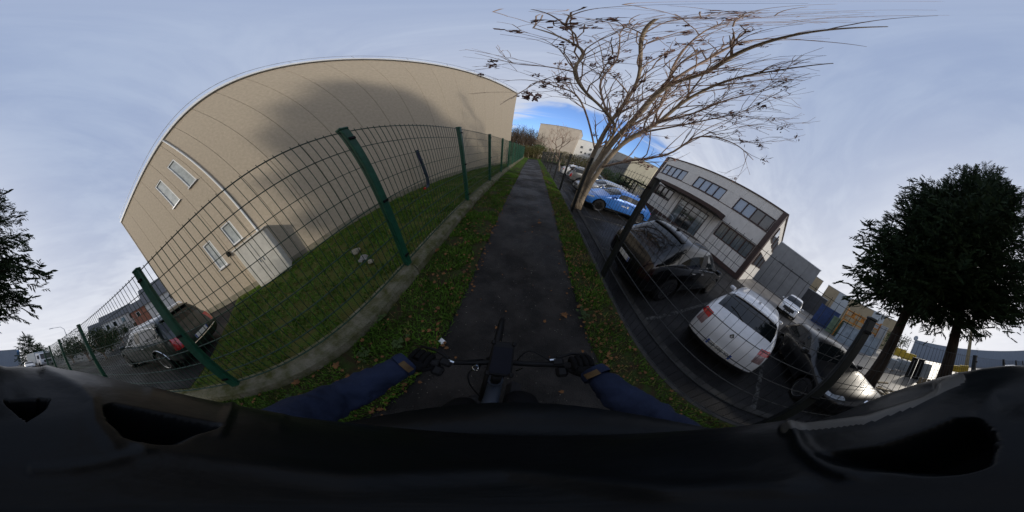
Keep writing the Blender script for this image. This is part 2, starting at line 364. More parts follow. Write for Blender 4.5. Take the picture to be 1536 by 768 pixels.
# ------------------------------------------------------------------ fences
def fence(name, x, ys, zb, zt, pm, wm, label, kerb, nh, thick, post_w, tilt=0):
    root = empty(name, (x, ys[0], 0)); tag(root, label, 'fence')
    y0 = ys[0]
    pmsh = MB(); pmsh.box((0,0,(zt+.03-kerb)/2+kerb), (post_w*.8, post_w, zt+.03-kerb), bev=.008)
    pme = pmsh.mesh('post', pm)
    capm = MB(); capm.box((0,0,zt+.045), (post_w*.9, post_w*1.1, .035), bev=.01); capme = capm.mesh('post_cap', pm)
    clm = MB(); clm.box((0,0,0), (.02,.09,.035), bev=.004); clme = clm.mesh('clamp', M_black)
    for y in ys:
        o = link('post', pme, root); o.location = (0, y-y0, 0)
        c = link('post_cap', capme, o)
        if abs(y) < 9:
            for zc in (zt-.12, (zt+zb)/2, zb+.15):
                k = link('clamp', clme, o); k.location = ((post_w*.4+.011)*(1 if x < 0 else -1), 0, zc)
    for i in range(len(ys)-1):
        L = ys[i+1]-ys[i]-post_w*1.04; n = int(L/.098); far = min(abs(ys[i]), abs(ys[i+1]))
        vw = MB(); hw = MB()
        for k in range(n+1):
            y = -L/2+L*k/n; vw.tube([(0,y,zb-.01),(0,y,zt+.028)], thick*.55, 4)
        p = vw.build('wire_panel', wm, root); p.location = (0, (ys[i]+ys[i+1])/2-y0, 0)
        for k in range(nh):
            z = zb+(zt-zb)*k/(nh-1); h = MB()
            h.tube([(-thick*.9,-L/2,z),(-thick*.9,L/2,z)], thick*.6, 4); h.tube([(thick*.9,-L/2,z),(thick*.9,L/2,z)], thick*.6, 4)
            if abs(y0+p.location.y) < 12: h.build('cross_wire', wm, p)
            else: hw.v += [v for v in []]; vw2 = h.build('cross_wire', wm, p)
    return root
LY = [-1.57+3.05*i for i in range(-4, 13)]
fence('green_mesh_fence', -1.66, LY, .24, 2.36, M_green, M_wire, 'tall dark green welded mesh fence on concrete kerb', .02, 9, .0088, .115)
RY = [2.05+3.2*i for i in range(-5, 11)]
fence('black_mesh_fence', 1.58, RY, -.30, 1.90, M_bfence, M_bfence, 'black welded mesh fence between path and parked cars', -.42, 9, .0052, .100)
# concrete kerb under the left fence, one block per bay
kr = empty('concrete_kerb', (-1.64, 0, 0)); tag(kr, 'low mossy concrete kerb under the green fence', 'kerb')
for i in range(len(LY)-1):
    L = LY[i+1]-LY[i]; b = MB(); n = 24; rr = random.Random(i)
    prof = [(.155,-.1),(.165,.02),(.15,.13),(.10,.185),(-.06,.20),(-.13,.19),(-.14,-.1)]
    vs_ = []
    for k in range(n+1):
        y = LY[i]+.006+(L-.012)*k/n
        for (px_, pz_) in prof:
            s_ = .018*mnoise.noise(Vector((px_*9, y*4, pz_*9+i))); vs_.append((px_+s_, y, pz_+s_*.8))
    m_ = len(prof)
    b.add(vs_, [(k*m_+j, k*m_+j+1, (k+1)*m_+j+1, (k+1)*m_+j) for k in range(n) for j in range(m_-1)] + [tuple(range(m_)), tuple(reversed(range(n*m_, n*m_+m_)))])
    b.build('kerb_block', M_conc, kr)

# ------------------------------------------------------------------ beige building on the left
WA = math.atan(.2328)                  # wall turned against the path
W0 = Vector((-7.92, -6.2, 0)); WL = 25.3; WTOP = 8.28
bl = empty('beige_hall', W0, -WA+math.pi/2)      # local +x runs along the wall away from the camera's back, local -y faces the path
bl.rotation_euler = (0, 0, math.pi/2-WA)
tag(bl, 'large beige rendered hall with two pairs of narrow windows', 'building')
PW = WL/21
wins = [(5.28,.55,5.38,1.72),(3.97,.58,5.38,1.68),(5.12,.55,2.10,.95),(3.85,.52,1.64,1.35)]   # s, width, z, height
core = MB(); core.box((WL/2, 9.15, WTOP/2-.1), (WL-.05, 18.0, WTOP-.15)); core.build('wall_core', mat('joint_grey', (.24,.20,.155), .9), bl)
for i in range(21):
    s0, s1 = i*PW+.007, (i+1)*PW-.007; b = MB(); cuts = []
    for (s, w_, z, h) in wins:
        a, e = max(s0, s), min(s1, s+w_)
        if e-a > .005: cuts.append((a, e, z, z+h))
    zs = sorted({.0, WTOP-.02, *[c[2] for c in cuts], *[c[3] for c in cuts]})
    for k in range(len(zs)-1):
        z0, z1 = zs[k], zs[k+1]; xs = [(s0, s1)]
        for c in cuts:
            if c[2] < (z0+z1)/2 < c[3]:
                nx = []
                for (a, e) in xs:
                    if c[0] > a+.004: nx.append((a, min(e, c[0])))
                    if c[1] < e-.004: nx.append((max(a, c[1]), e))
                    if c[1] <= a or c[0] >= e: nx.append((a, e))
                xs = nx
        for (a, e) in xs: b.box(((a+e)/2, .085, (z0+z1)/2), (e-a, .17, z1-z0))
    b.build('wall_panel', M_wall, bl)
for (s, w_, z, h) in wins:
    f = MB(); t = .055
    f.box((s+t/2, .05, z+h/2), (t, .08, h-.004)); f.box((s+w_-t/2, .05, z+h/2), (t, .08, h-.004))
    f.box((s+w_/2, .05, z+t/2), (w_-2*t, .078, t)); f.box((s+w_/2, .05, z+h-t/2), (w_-2*t, .078, t))
    fo = f.build('window', M_white, bl)
    prt('pane', M_panew, fo, ((s+w_/2, .075, z+h/2), (w_-2*t, .02, h-2*t)))
    prt('sill', M_alu, fo, ((s+w_/2, -.02, z-.02), (w_+.08, .12, .035)))
b = MB(); b.box((WL/2, .0, .16), (WL-.01, .05, .32)); b.build('plinth', M_plinth, bl)
b = MB(); b.box((WL/2, .12, WTOP+.06), (WL+.10, .40, .12)); b.build('parapet_cap', mat('pale_coping', (.78,.79,.80), .5, .05, 3), bl)
rl = MB()
rl.tube([(-.1,.10,WTOP+.50),(WL+.1,.10,WTOP+.50)], .016, 5)
for k in range(0, 15): rl.tube([(k*WL/14,.10,WTOP+.1),(k*WL/14,.10,WTOP+.50)], .010, 4)
rl.build('roof_rail', M_galv, bl)
dp = MB(); dp.tube([(6.34,-.05,WTOP-.05),(6.34,-.05,2.0),(6.34,-.05,.3)], .045, 8); dpo = dp.build('downpipe', M_white, bl)
for z in (1.2,2.7,4.2,5.7,7.2): prt('pipe_bracket', M_alu, dpo, ((6.34,-.02,z),(.12,.06,.03)))
prt('corner_trim', M_wall, bl, ((-.03,.2,WTOP/2),(.06,.46,WTOP-.06)))
# far corner gutter stub
prt('gutter_outlet', M_brown, bl, ((WL+.12,-.02,WTOP-.25),(.16,.2,.14)))
# wall lamp
lm = empty('wall_lamp', (0,0,0)); wmat = Matrix.Translation(W0) @ Matrix.Rotation(math.pi/2-WA, 4, 'Z')
lm.matrix_world = wmat @ Matrix.Translation((4.72,-.0,1.95)); tag(lm, 'small black wall lamp beside lower window of beige hall', 'lamp')
prt('lamp_body', M_black, lm, ((0,-.07,0),(.16,.12,.20)), bev=.02); prt('lamp_bracket', M_black, lm, ((0,-.005,.02),(.07,.03,.07)), bev=.006)
# cabinet in front of the wall
cb = empty('metal_cabinet'); cb.matrix_world = wmat @ Matrix.Translation((5.30,-.75,.10)); tag(cb, 'tall cream metal cabinet standing against the beige hall', 'cabinet')
prt('cabinet_body', M_cream, cb, ((.70,.37,.92),(1.42,.74,1.72)), bev=.02)
for k in (0,1): 
    d_ = prt('cabinet_door', M_cream, cb, ((.36+.69*k,-.012,.94),(.66,.022,1.60)), bev=.008)
    prt('handle', M_galv, d_, ((.62+.15*k,-.035,.95),(.02,.03,.16)))
prt('cabinet_roof', M_cream, cb, ((.70,.35,1.81),(1.52,.84,.05)), bev=.012)
for k in (0,1): prt('foot', M_conc2, cb, ((.15+1.1*k,.35,.02),(.2,.6,.12)))
# drain pipe with elbow by the wall
dpp = empty('standpipe', (-4.35, 6.9, .1)); tag(dpp, 'dark blue standpipe with elbow and red cap on lawn', 'pipe')
M_navy = mat('navy_pipe', (.012,.022,.055), .45, .2, 10)
b = MB(); b.tube([(0,.0,.1),(.02,.05,.5),(-.05,-.02,1.95)], .075, 10); b.build('pipe', M_navy, dpp)
b = MB(); b.tube([(0,0,.16),(.02,-.12,.07),(.06,-.40,.05)], .06, 10); b.build('elbow', M_navy, dpp)
M_red = mat('red_plastic', (.45,.03,.02), .4, .15, 10)
b = MB(); b.tube([(.06,-.39,.05),(.07,-.50,.05)], .078, 10); b.build('cap', M_red, dpp)
for z in (.7,1.4): 
    b = MB(); b.tube([(-.0,.03-.03*z,z),(-.002,.03-.03*z,z+.05)], .086, 10); b.build('collar', M_navy, dpp)
# pale rubble on the lawn
for i, (px, py, s_, w_) in enumerate(((534,377,.17,'largest of the heap'),(546,386,.13,'middle piece'),(556,392,.10,'nearest the fence post'),(541,391,.09,'smallest dull piece'))):
    bm = bmesh.new(); bmesh.ops.create_icosphere(bm, subdivisions=2, radius=1)
    for v in bm.verts: v.co *= 1+.45*mnoise.noise(v.co*1.6+Vector((i*7,0,0)))
    me = bpy.data.meshes.new('rubble_stone'); bm.to_mesh(me); bm.free(); me.materials.append(M_conc2 if i % 2 else M_plinth)
    o = link('rubble_stone', me); o.location = gp(px, py, .14); o.scale = (s_*.85, s_*.7, s_*.35)
    tag(o, 'pale broken concrete lump on the lawn, ' + w_, 'stone', 'rubble on the lawn')

# ------------------------------------------------------------------ office building on the right
def rbox(name, m, parent, y0, y1, z0, z1, x0, x1, bev=0):
    return prt(name, m, parent, (((x0+x1)/2, (y0+y1)/2, (z0+z1)/2), (abs(x1-x0), abs(y1-y0), abs(z1-z0))), bev=bev)
ob = empty('office_building', (14, 10.8, PARK)); tag(ob, 'two-storey pale office building with brown window bands and canopy', 'building')
obz = -PARK; oy = -10.8
def OB(name, m, y0, y1, z0, z1, x0, x1, parent=None, bev=0):
    o = rbox(name, m, parent or ob, y0+oy, y1+oy, z0+obz, z1+obz, x0, x1, bev); return o
OB('wall_core', M_fac, 2.45, 19.1, -.42, 6.95, .12, 11.0)
# facade panels: upper band, middle band, lower panels
upw = [(14.35,18.4),(8.65,12.7),(2.95,7.05)]
segs_u = [(18.4,18.75),(12.7,14.35),(7.05,8.65)]
n_ = 8; 
for k in range(n_):
    y0, y1 = 2.85+k*(18.75-2.85)/n_+.006, 2.85+(k+1)*(18.75-2.85)/n_-.006
    OB('facade_panel', M_fac, y0, y1, 5.98, 7.0, 0, .2); OB('facade_panel', M_fac, y0, y1, 3.02, 4.48, 0, .2)
for (a, e) in segs_u: OB('facade_panel', M_fac, a+.004, e-.004, 4.55, 5.975, .005, .2)
def office_window(y0, y1, z0, z1, n, glass, open_dark=0):
    f = MB(); t = .09
    f.box((.06,(y0+y1)/2+oy,z0+t/2+obz),(.14,y1-y0-.01,t)); f.box((.06,(y0+y1)/2+oy,z1-t/2+obz),(.14,y1-y0-.01,t))
    for k in range(n+1):
        y = y0+t/2+.005+(y1-y0-t-.01)*k/n; f.box((.062,y+oy,(z0+z1)/2+obz),(.13,t,z1-z0-2*t-.002))
    w_ = f.build('window', M_brown, ob)
    for k in range(n):
        a = y0+t/2+(y1-y0-t)*k/n; e = y0+t/2+(y1-y0-t)*(k+1)/n
        g = M_paned if k < open_dark else glass
        prt('pane', g, w_, ((.09,(a+e)/2+oy,(z0+z1)/2+obz),(.012,e-a-t-.01,z1-z0-2*t-.01)))
M_bluepane = mat('sky_pane', (.20,.29,.42), .07, .12, .6, spec=.9, coat=.8)  # blue of the reflected sky is put into the base colour
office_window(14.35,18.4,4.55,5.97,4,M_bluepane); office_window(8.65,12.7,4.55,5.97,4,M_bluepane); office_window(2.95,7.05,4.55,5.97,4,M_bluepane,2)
office_window(14.2,18.2,1.6,3.0,4,M_paned); office_window(2.95,6.9,1.5,2.98,4,M_pane)
OB('string_course', M_brown, 2.86, 18.74, 4.485, 4.545, -.03, .2)
OB('roof_coping', M_brown, 2.3, 19.25, 7.0, 7.12, -.08, 11.1)
for (a, e) in ((2.37,2.85),(18.75,19.2)): OB('corner_pilaster', M_brown, a, e, -.4, 6.995, -.10, .6)
# ribbed panels under the windows
for (a, e, zt) in ((2.86,6.95,1.48),(14.2,18.7,1.58),(7.0,8.45,2.98),(12.75,14.1,2.98)):
    m_ = int((e-a)/.5)
    for k in range(m_):
        OB('ribbed_panel', M_fac, a+(e-a)*k/m_+.012, a+(e-a)*(k+1)/m_-.012, .02, zt, -.02 if k % 2 else -.012, .2)
OB('base_band', M_brown, 2.86, 18.74, -.42, .015, -.04, .2)
# entrance with canopy
dr = OB('entrance_door', M_brown, 8.5, 12.7, -.30, 2.75, .05, .2)
for k in range(4):
    a = 8.58+k*1.025; OB('pane', M_paned if k in (1,2) else M_pane, a, a+.93, -.15, 2.1, .02, .045, dr); OB('pane', M_panew if k in (0,3) else M_paned, a, a+.93, 2.18, 2.65, .02, .045, dr)
cb_ = MB(); cb_.add([(-1.5,7.2+oy,3.15+obz),(-1.5,15.7+oy,3.15+obz),(-.0,15.9+oy,3.08+obz),(-.0,7.0+oy,3.08+obz),(-1.55,7.2+oy,3.5+obz),(-1.55,15.7+oy,3.5+obz),(-.0,15.9+oy,3.62+obz),(-.0,7.0+oy,3.62+obz)], [(0,1,2,3),(7,6,5,4),(0,4,5,1),(1,5,6,2),(3,7,4,0),(2,6,7,3)])
cb_.build('canopy', M_brown, ob)
OB('entrance_step', M_conc2, 8.2, 13.0, -.42, -.28, -1.6, -.05)
# right gable: panels and small windows
for (y, z0, z1) in ((2.36,4.5,5.9),(2.36,1.5,2.9)):
    for k in range(3):
        wn = OB('gable_window', M_brown, 2.33, 2.44, z0, z1, 1.2+k*3.2, 3.4+k*3.2); OB('pane', M_paned, 2.30, 2.328, z0+.1, z1-.1, 1.3+k*3.2, 3.3+k*3.2, wn)
# low wall & sign plates left out of view; ramp railing by the entrance
rg = empty('ramp_railing', (12.4, 11.5, PARK)); tag(rg, 'curved grey handrail beside the office entrance', 'railing')
b = MB(); b.tube([(0,2.2,0),(0,2.2,.9),(0,1.9,1.02),(0,-.6,1.02),(0,-.9,.9),(0,-.9,0)], .03, 6); b.build('handrail', M_galv, rg)
for y in (-.1,.6,1.3): b = MB(); b.tube([(0,y,0),(0,y,1.0)], .022, 5); b.build('baluster', M_galv, rg)

# ------------------------------------------------------------------ simple far buildings, still with parts
def far_building(name, label, p, rz, w_, d_, h, wall, roof=None, wins=(), win_m=None, bands=(), panels=0, pitched=0, zb=-.5, joints=None, roofm=None):
    root = empty(name, (p[0], p[1], zb), rz); tag(root, label, 'building')
    if panels:
        prt('wall_core', wall if not isinstance(wall, list) else wall[0], root, ((0, d_/2+.06, h/2-.05), (w_-.1, d_-.12, h-.1)))
        for k in range(panels):
            a = -w_/2+w_*k/panels; m = wall if not isinstance(wall, list) else wall[k % len(wall)]
            prt('wall_panel', m, root, ((a+w_/panels/2, .05, h/2), (w_/panels-.03, .12, h)))
        for sx in (-1, 1): prt('side_wall', wall if not isinstance(wall, list) else wall[0], root, ((sx*(w_/2-.02), d_/2, h/2), (.08, d_-.3, h-.02)))
    else: prt('wall', wall, root, ((0, d_/2, h/2), (w_, d_, h)))
    if pitched:
        b = MB(); o_ = .4
        b.add([(-w_/2-o_,-o_,h-.1),(w_/2+o_,-o_,h-.1),(w_/2+o_,d_+o_,h-.1),(-w_/2-o_,d_+o_,h-.1),(-w_/2-o_,d_/2,h+pitched),(w_/2+o_,d_/2,h+pitched)], [(0,1,5,4),(2,3,4,5),(0,4,3),(1,2,5),(3,2,1,0)])
        b.build('roof', roofm or M_slate, root)
    else: prt('roof_edge', roofm or M_galv, root, ((0, d_/2, h+.08), (w_+.2, d_+.2, .16)))
    for (x, z, ww, wh) in wins:
        f = prt('window', M_white, root, ((x, -.02, z), (ww, .06, wh))); prt('pane', win_m or M_paned, f, ((x, -.055, z), (ww-.16, .02, wh-.16)))
    for (x, z, ww, wh, m) in bands: prt('panel_band', m, root, ((x, -.05, z), (ww, .08, wh)))
    return root
def facing(a, d): return R(-a)          # local -y looks back at the viewer
M_slate = mat('slate_roof', (.075,.080,.09), .7, .2, 2)
M_greyw = mat('grey_cladding', (.20,.205,.21), .75, .10, .8, .2, 30)
M_bgrey = mat('blue_grey_cladding', (.17,.20,.245), .6, .10, .6, stretch=(14,1,.3))
M_sand = mat('sand_cladding', (.30,.245,.16), .75, .1, .8)
M_pale = mat('pale_cladding', (.36,.39,.41), .7, .08, .8)
M_beige2 = mat('beige_block', (.52,.45,.37), .85, .08, .6)
M_house = mat('house_render', (.62,.60,.56), .85, .08, .8)
M_brick = mat('brick_render', (.30,.14,.10), .85, .2, 2)
M_blue = mat('blue_cladding', (.045,.16,.36), .55, .1, 1)
M_cream2 = mat('cream_render', (.66,.60,.44), .85, .06, .8)
p = azel(5.2, 62); far_building('beige_block', 'windowless beige block behind the slender bare tree', p, R(-16), 11.6, 14, 13.2, M_beige2, panels=6)
p = azel(16.5, 66); far_building('white_block', 'white block with small dark windows right of beige block', p, R(-16), 13, 10, 10.5, M_white, wins=[(-4.5,7.6,1.0,1.1),(-1.5,7.6,1.0,1.1),(2.2,7.6,.9,1.1),(-4.0,5.6,.8,.9),(-2.6,5.6,.8,.9),(-1.2,5.6,.8,.9),(3.6,8.6,1.6,.5)], panels=5)
gw = far_building('grey_hall', 'grey hall with cream sunlit gable behind the blue car', azel(22.5, 50), R(-23), 9.5, 13, 8.3, M_greyw, panels=6, bands=[(-2.5,5.4,2.6,.12,M_slate),(1.5,5.9,2.2,.12,M_slate),(.2,4.4,.12,2.4,M_slate),(2.2,4.0,2.0,.12,M_slate)])
p = azel(31.6, 43.5); far_building('cream_hall', 'cream sunlit end block beside the grey hall', p, R(-40), 6.2, 12, 8.1, M_cream2, panels=3)
p = azel(90.5, 30); far_building('concrete_hall', 'plain grey concrete hall behind the white van', p, R(-92), 12.2, 14, 8.4, M_greyw, panels=5, bands=[(1.5,5.2,5.6,.14,M_slate)])
p = azel(101.5, 58); far_building('tan_block', 'small tan block peeping behind the concrete hall', p, R(-101), 7, 8, 11.4, M_sand, panels=3)
p = azel(104, 41); far_building('dark_shed', 'dark low shed between concrete hall and striped hall', p, R(-104), 8.5, 6, 5.2, mat('dark_cladding', (.06,.062,.066), .7, .15, 1), panels=5)
p = azel(121, 44); far_building('striped_hall', 'sand and pale striped hall behind the containers', p, R(-112), 21, 16, 9.0, [M_sand, M_pale, M_sand, M_sand, M_pale, M_sand], panels=6)
p = azel(160, 82); far_building('blue_grey_warehouse', 'long low blue-grey warehouse behind the wooden pole', p, R(-162), 56, 30, 8.6, M_bgrey, panels=16)
p = azel(176.2, 95); far_building('blue_store', 'distant pale store with bright blue fascia', p, R(-176), 12, 14, 9.0, M_pale, panels=4, bands=[(0,7.4,11.8,2.6,M_blue)])
p = azel(-130.5, 36); far_building('slate_barn', 'grey slate-roofed house behind the dark parked car', p, R(128), 9, 10, 5.0, M_house, pitched=4.2, wins=[(-2,3.4,1.1,1.3),(1.5,3.4,1.1,1.3)])
p = azel(-139, 45); far_building('brick_house', 'reddish house between slate barn and pale terrace', p, R(136), 6.5, 8, 5.6, M_brick, pitched=2.5, wins=[(-1.5,4.2,1,1.3),(1.5,4.2,1,1.3)])
p = azel(-147.5, 48); far_building('pale_terrace', 'pale terraced house with dark windows and slate roof', p, R(146), 10, 8, 6.4, M_house, pitched=2.6, wins=[(-3.6,4.9,1.1,1.5),(-1.4,4.9,1.1,1.5),(1.2,4.9,1.1,1.5),(3.5,4.9,1.1,1.5),(-3.2,2,1.2,1.6),(0,2,1.2,1.6),(3.2,2,1.2,1.6)])
p = azel(-154.5, 56); far_building('slate_cottage', 'farthest slate-roofed cottage left of the pale terrace', p, R(152), 6.5, 8, 5.6, M_house, pitched=3.0, wins=[(-1.6,4,1,1.3),(1.4,4,1,1.3)])

# ------------------------------------------------------------------ yard things behind on the right
def container(label, a, d, rz, L, h, m, n=10, name='container'):
    p = azel(a, d, PARK); root = empty(name, p, rz); tag(root, label, 'container', 'yard containers')
    prt('body', m, root, ((0,0,h/2),(L-.1,2.2,h-.1)))
    for k in range(n): prt('rib', m, root, ((-L/2+L*(k+.5)/n, -1.13, h/2), (L/n*.5, .08, h-.3)))
    for z in (.06, h-.06): prt('rail', m, root, ((0,-1.14,z),(L,.12,.12)))
    return root
M_cblue = mat('blue_container', (.02,.05,.16), .6, .2, 2); M_cgreen = mat('green_container', (.14,.22,.15), .6, .2, 2); M_clt = mat('light_container', (.28,.34,.40), .6, .2, 2)
M_orange = mat('orange_rack', (.42,.17,.02), .6, .3, 3); M_yellow = mat('yellow_paint', (.55,.38,.04), .6, .2, 3)
container('dark blue yard container beside the dark shed', 112.5, 27, R(-112), 3.4, 3.2, M_cblue, 6)
container('pale green container right of the blue one', 118, 25, R(-116), 3.0, 2.5, M_cgreen, 6)
container('light grey-blue container behind the dark car bonnet', 125, 21, R(-124), 4.6, 2.3, M_clt, 9)
container('pale blue container stacked higher behind the rack', 128, 26, R(-124), 3.6, 4.4, M_pale, 7)
rk = empty('pallet_rack', azel(123.5, 23.2, PARK), R(-122)); tag(rk, 'orange steel pallet rack above the grey containers', 'rack')
for x in (-2.4,-.8,.8,2.4): prt('upright', M_orange, rk, ((x,0,2.2),(.12,.9,4.4)))
for z in (2.7,3.4,4.1): prt('shelf_beam', M_orange, rk, ((0,-.4,z),(4.8,.1,.16)))
for k in range(7): prt('load', M_orange if k % 2 else M_sand, rk, ((-2.1+k*.7,0,3.05+.7*(k % 2)),(.5,.7,.5)), bev=.02)
def crate(label, a, d, w_, h, m, z=PARK):
    p = azel(a, d, z); root = empty('yard_crate', p, R(-a)); tag(root, label, 'crate', 'crates in the rear yard')
    prt('crate_box', m, root, ((0,0,h/2+.1),(w_,w_*.8,h)), bev=.02)
    for x in (-1,0,1): prt('pallet_foot', M_sand, root, ((x*w_*.4,0,.05),(.1,w_*.8,.1)))
    for k in (1,2): prt('batten', m, root, ((0,-w_*.4-.015,h*k/3+.1),(w_*.98,.03,.08)))
crate('yellow crate left of the conifer in the rear yard', 138.6, 17, .95, .8, M_yellow, PARK+1.2)
crate('second yellow crate next to the black bins', 141.5, 17, 1.2, .7, M_yellow, PARK+1.1)
crate('white crate below the yellow crates', 141, 16.4, 1.3, 1.0, M_pale)
crate('white crate nearest the first conifer trunk', 137.5, 15, 1.0, .9, M_pale)
crate('white crate right of the black bins', 147, 15, .9, 1.3, M_pale)
crate('yellow crate right of the near conifer trunk', 155.5, 15.5, .8, .6, M_yellow, PARK+1.0)
crate('small yellow crate beside the fence gate post', 157.4, 15.5, .7, .7, M_yellow, PARK+1.0)
for k, w_ in enumerate(('left', 'right')):
    bn = empty('tall_bin', azel(143.6+1.9*k, 13.5, PARK), R(-144)); tag(bn, 'tall black yard bin, the %s one of the pair' % w_, 'bin', 'tall black bins')
    prt('bin_body', M_black, bn, ((0,0,.85),(.42,.5,1.6)), bev=.03); prt('lid', M_black, bn, ((0,0,1.70),(.46,.54,.08)), bev=.02); prt('stripe', M_greyw, bn, ((0,-.26,.85),(.06,.03,1.3)))
# palisade of pale planks in the rear yard
def plank_fence(label, a0, d0, a1, d1, h, z, m):
    p0, p1 = azel(a0, d0, z), azel(a1, d1, z); L = (p1-p0).length; dr_ = (p1-p0).normalized()
    root = empty('plank_fence', p0, math.atan2(dr_.y, dr_.x)); tag(root, label, 'fence')
    n = int(L/.16)
    b = MB(); b.box((0,0,h/2), (.13,.025,h)); me = b.mesh('plank', m)
    for k in range(n): o = link('plank', me, root); o.location = (L*(k+.5)/n, 0, random.uniform(-.03,.03))
    for z_ in (.25, h-.3): prt('rail', m, root, ((L/2,.03,z_),(L,.035,.08)))
plank_fence('pale upright plank fence before the near conifer', 146.5, 8.6, 156, 9.2, .95, PARK, M_sand)
plank_fence('short pale plank fence right of the conifer trunk', 156, 7.2, 160.5, 7.4, .85, PARK, M_sand)
M_slab = mat('wet_slab', (.15,.14,.125), .28, .25, 1.5, .2, 20, spec=.6)
sheet('wet_slab', 4.2, 13.5, -16, -5.2, PARK+.006, M_slab, 0, 'pale wet concrete apron behind the first conifer', 'pavement')
for i, (a, d, L, rz) in enumerate(((138,7.2,1.6,.5),(141,7.0,1.3,-.3),(143.5,7.3,1.5,.9),(136.5,7.6,1.1,1.4))):
    b = MB(); b.box((0,0,.05),(L,.12,.06)); o = b.build('timber_beam', M_sand); p = azel(a, d, PARK+.08*i); o.location = p; o.rotation_euler = (0,R(-8+5*i),rz)
    tag(o, 'grey timber offcut lying by the first conifer, ' + ('lowest','second','third','top')[i] + ' of the heap', 'timber', 'timber heap')
# wooden pole
pl = empty('utility_pole', azel(158, 21, PARK)); tag(pl, 'straight wooden utility pole before the blue-grey warehouse', 'pole')
M_wood = mat('pole_wood', (.24,.20,.12), .9, .25, 5, .4, 40, stretch=(1,1,.15))
b = MB(); b.tube([(0,0,0),(0,0,9.2)], [.23,.17], 10); b.build('shaft', M_wood, pl); prt('crossarm', M_wood, pl, ((0,0,8.6),(1.2,.12,.12))); 
for x in (-.5,.5): prt('insulator', M_white, pl, ((x,0,8.72),(.08,.08,.14)), bev=.02)
# dish on mast
ds = empty('dish_mast', azel(141.5, 40, PARK)); tag(ds, 'round dish on a mast above the rear yard', 'antenna')
b = MB(); b.tube([(0,0,0),(0,0,5.3)], .07, 6); b.build('mast', M_galv, ds)
b = MB(); b.lathe([(.02,0),(.35,.04),(.6,.14),(.62,.15),(.36,.06),(.02,.03)], 18, (0,-.1,5.5), 'y'); b.build('dish', M_galv, ds, True)
# street lamp behind left
sl = empty('street_lamp', azel(-165, 34, 0)); tag(sl, 'tall street lamp with curved arm above the bushes', 'street lamp')
b = MB(); b.tube([(0,0,0),(0,0,6.4),(.5,-.1,7.05),(2.0,-.3,7.2)], [.09,.06,.05,.04], 7); b.build('lamp_post', M_galv, sl); prt('lamp_head', M_galv, sl, ((2.3,-.32,7.2),(.8,.25,.1)), bev=.03)
# carport beside the far cars
cp = empty('carport', (10.6, 17.6, PARK), R(-12)); tag(cp, 'dark flat-roofed bike shelter behind the parked cars', 'shelter')
prt('roof', M_black, cp, ((0,0,2.25),(1.8,6.0,.16)), bev=.02)
for x in (-.75,.75):
    for y in (-2.8,0,2.8): prt('post', M_black, cp, ((x,y,1.09),(.1,.1,2.16)))
hg = None

# ------------------------------------------------------------------ vegetation
def smooth_path(pts, n=4):
    P_ = [Vector(p) for p in pts]; out = []
    for i in range(len(P_)-1):
        a, b_, c, d = P_[max(i-1,0)], P_[i], P_[i+1], P_[min(i+2,len(P_)-1)]
        for k in range(n):
            t = k/n; out.append(.5*((2*b_)+(-a+c)*t+(2*a-5*b_+4*c-d)*t*t+(-a+3*b_-3*c+d)*t**3))
    out.append(P_[-1]); return out
# big bare multi-stem tree leaning over the path
bt = empty('bare_tree', (2.30, 7.2, PARK)); tag(bt, 'large bare multi-stemmed tree leaning over the path from the parking', 'tree')
org = Vector((2.30, 7.2, PARK)); rt = random.Random(11)
stems = [([(865,312,7.75),(885,262,7.35),(918,215,7.1),(955,175,7.0),(1000,130,6.9),(1060,108,6.7),(1130,70,6.3),(1240,45,6.0),(1330,40,6.2)],.150,.018),
         ([(860,312,7.75),(874,270,7.6),(893,225,7.4),(915,185,7.3),(940,150,7.4),(958,115,7.6),(962,60,7.7),(985,28,7.8)],.125,.016),
         ([(868,310,7.7),(895,262,7.1),(935,215,6.8),(985,185,6.5),(1030,150,6.4),(1095,120,6.2),(1170,105,5.8),(1250,95,5.6)],.115,.014),
         ([(880,270,7.5),(905,225,7.1),(922,190,6.8),(880,140,6.2),(862,108,6.0),(875,80,6.2),(845,58,6.4),(800,42,6.8)],.065,.012),
         ([(905,250,6.9),(940,242,6.3),(1000,232,5.6),(1050,205,5.4),(1100,215,5.3),(1130,240,5.4)],.060,.010),
         ([(945,190,7.0),(990,160,7.4),(1010,100,8.0),(1040,60,8.6),(1100,30,9.0)],.055,.007),
         ([(893,228,7.4),(870,150,7.0),(835,130,6.8),(790,120,6.8),(755,122,7.0)],.040,.006),
         ([(862,108,6.2),(820,100,6.6),(770,95,7.0),(712,80,7.4)],.030,.005),
         ([(960,200,6.8),(1010,190,6.2),(1060,180,5.8),(1120,165,5.6),(1200,125,5.4)],.045,.006),
         ([(1000,130,6.9),(1060,90,7.4),(1130,60,7.8),(1230,62,7.6),(1300,70,7.2)],.050,.006),
         ([(985,185,6.5),(1040,170,6.0),(1090,150,5.7),(1150,135,5.5),(1215,110,5.4)],.040,.005),
         ([(915,185,7.3),(900,130,7.6),(925,90,8.2),(930,50,8.6)],.045,.006)]
big = MB(); twig = MB(); lf = MB(); starts = []
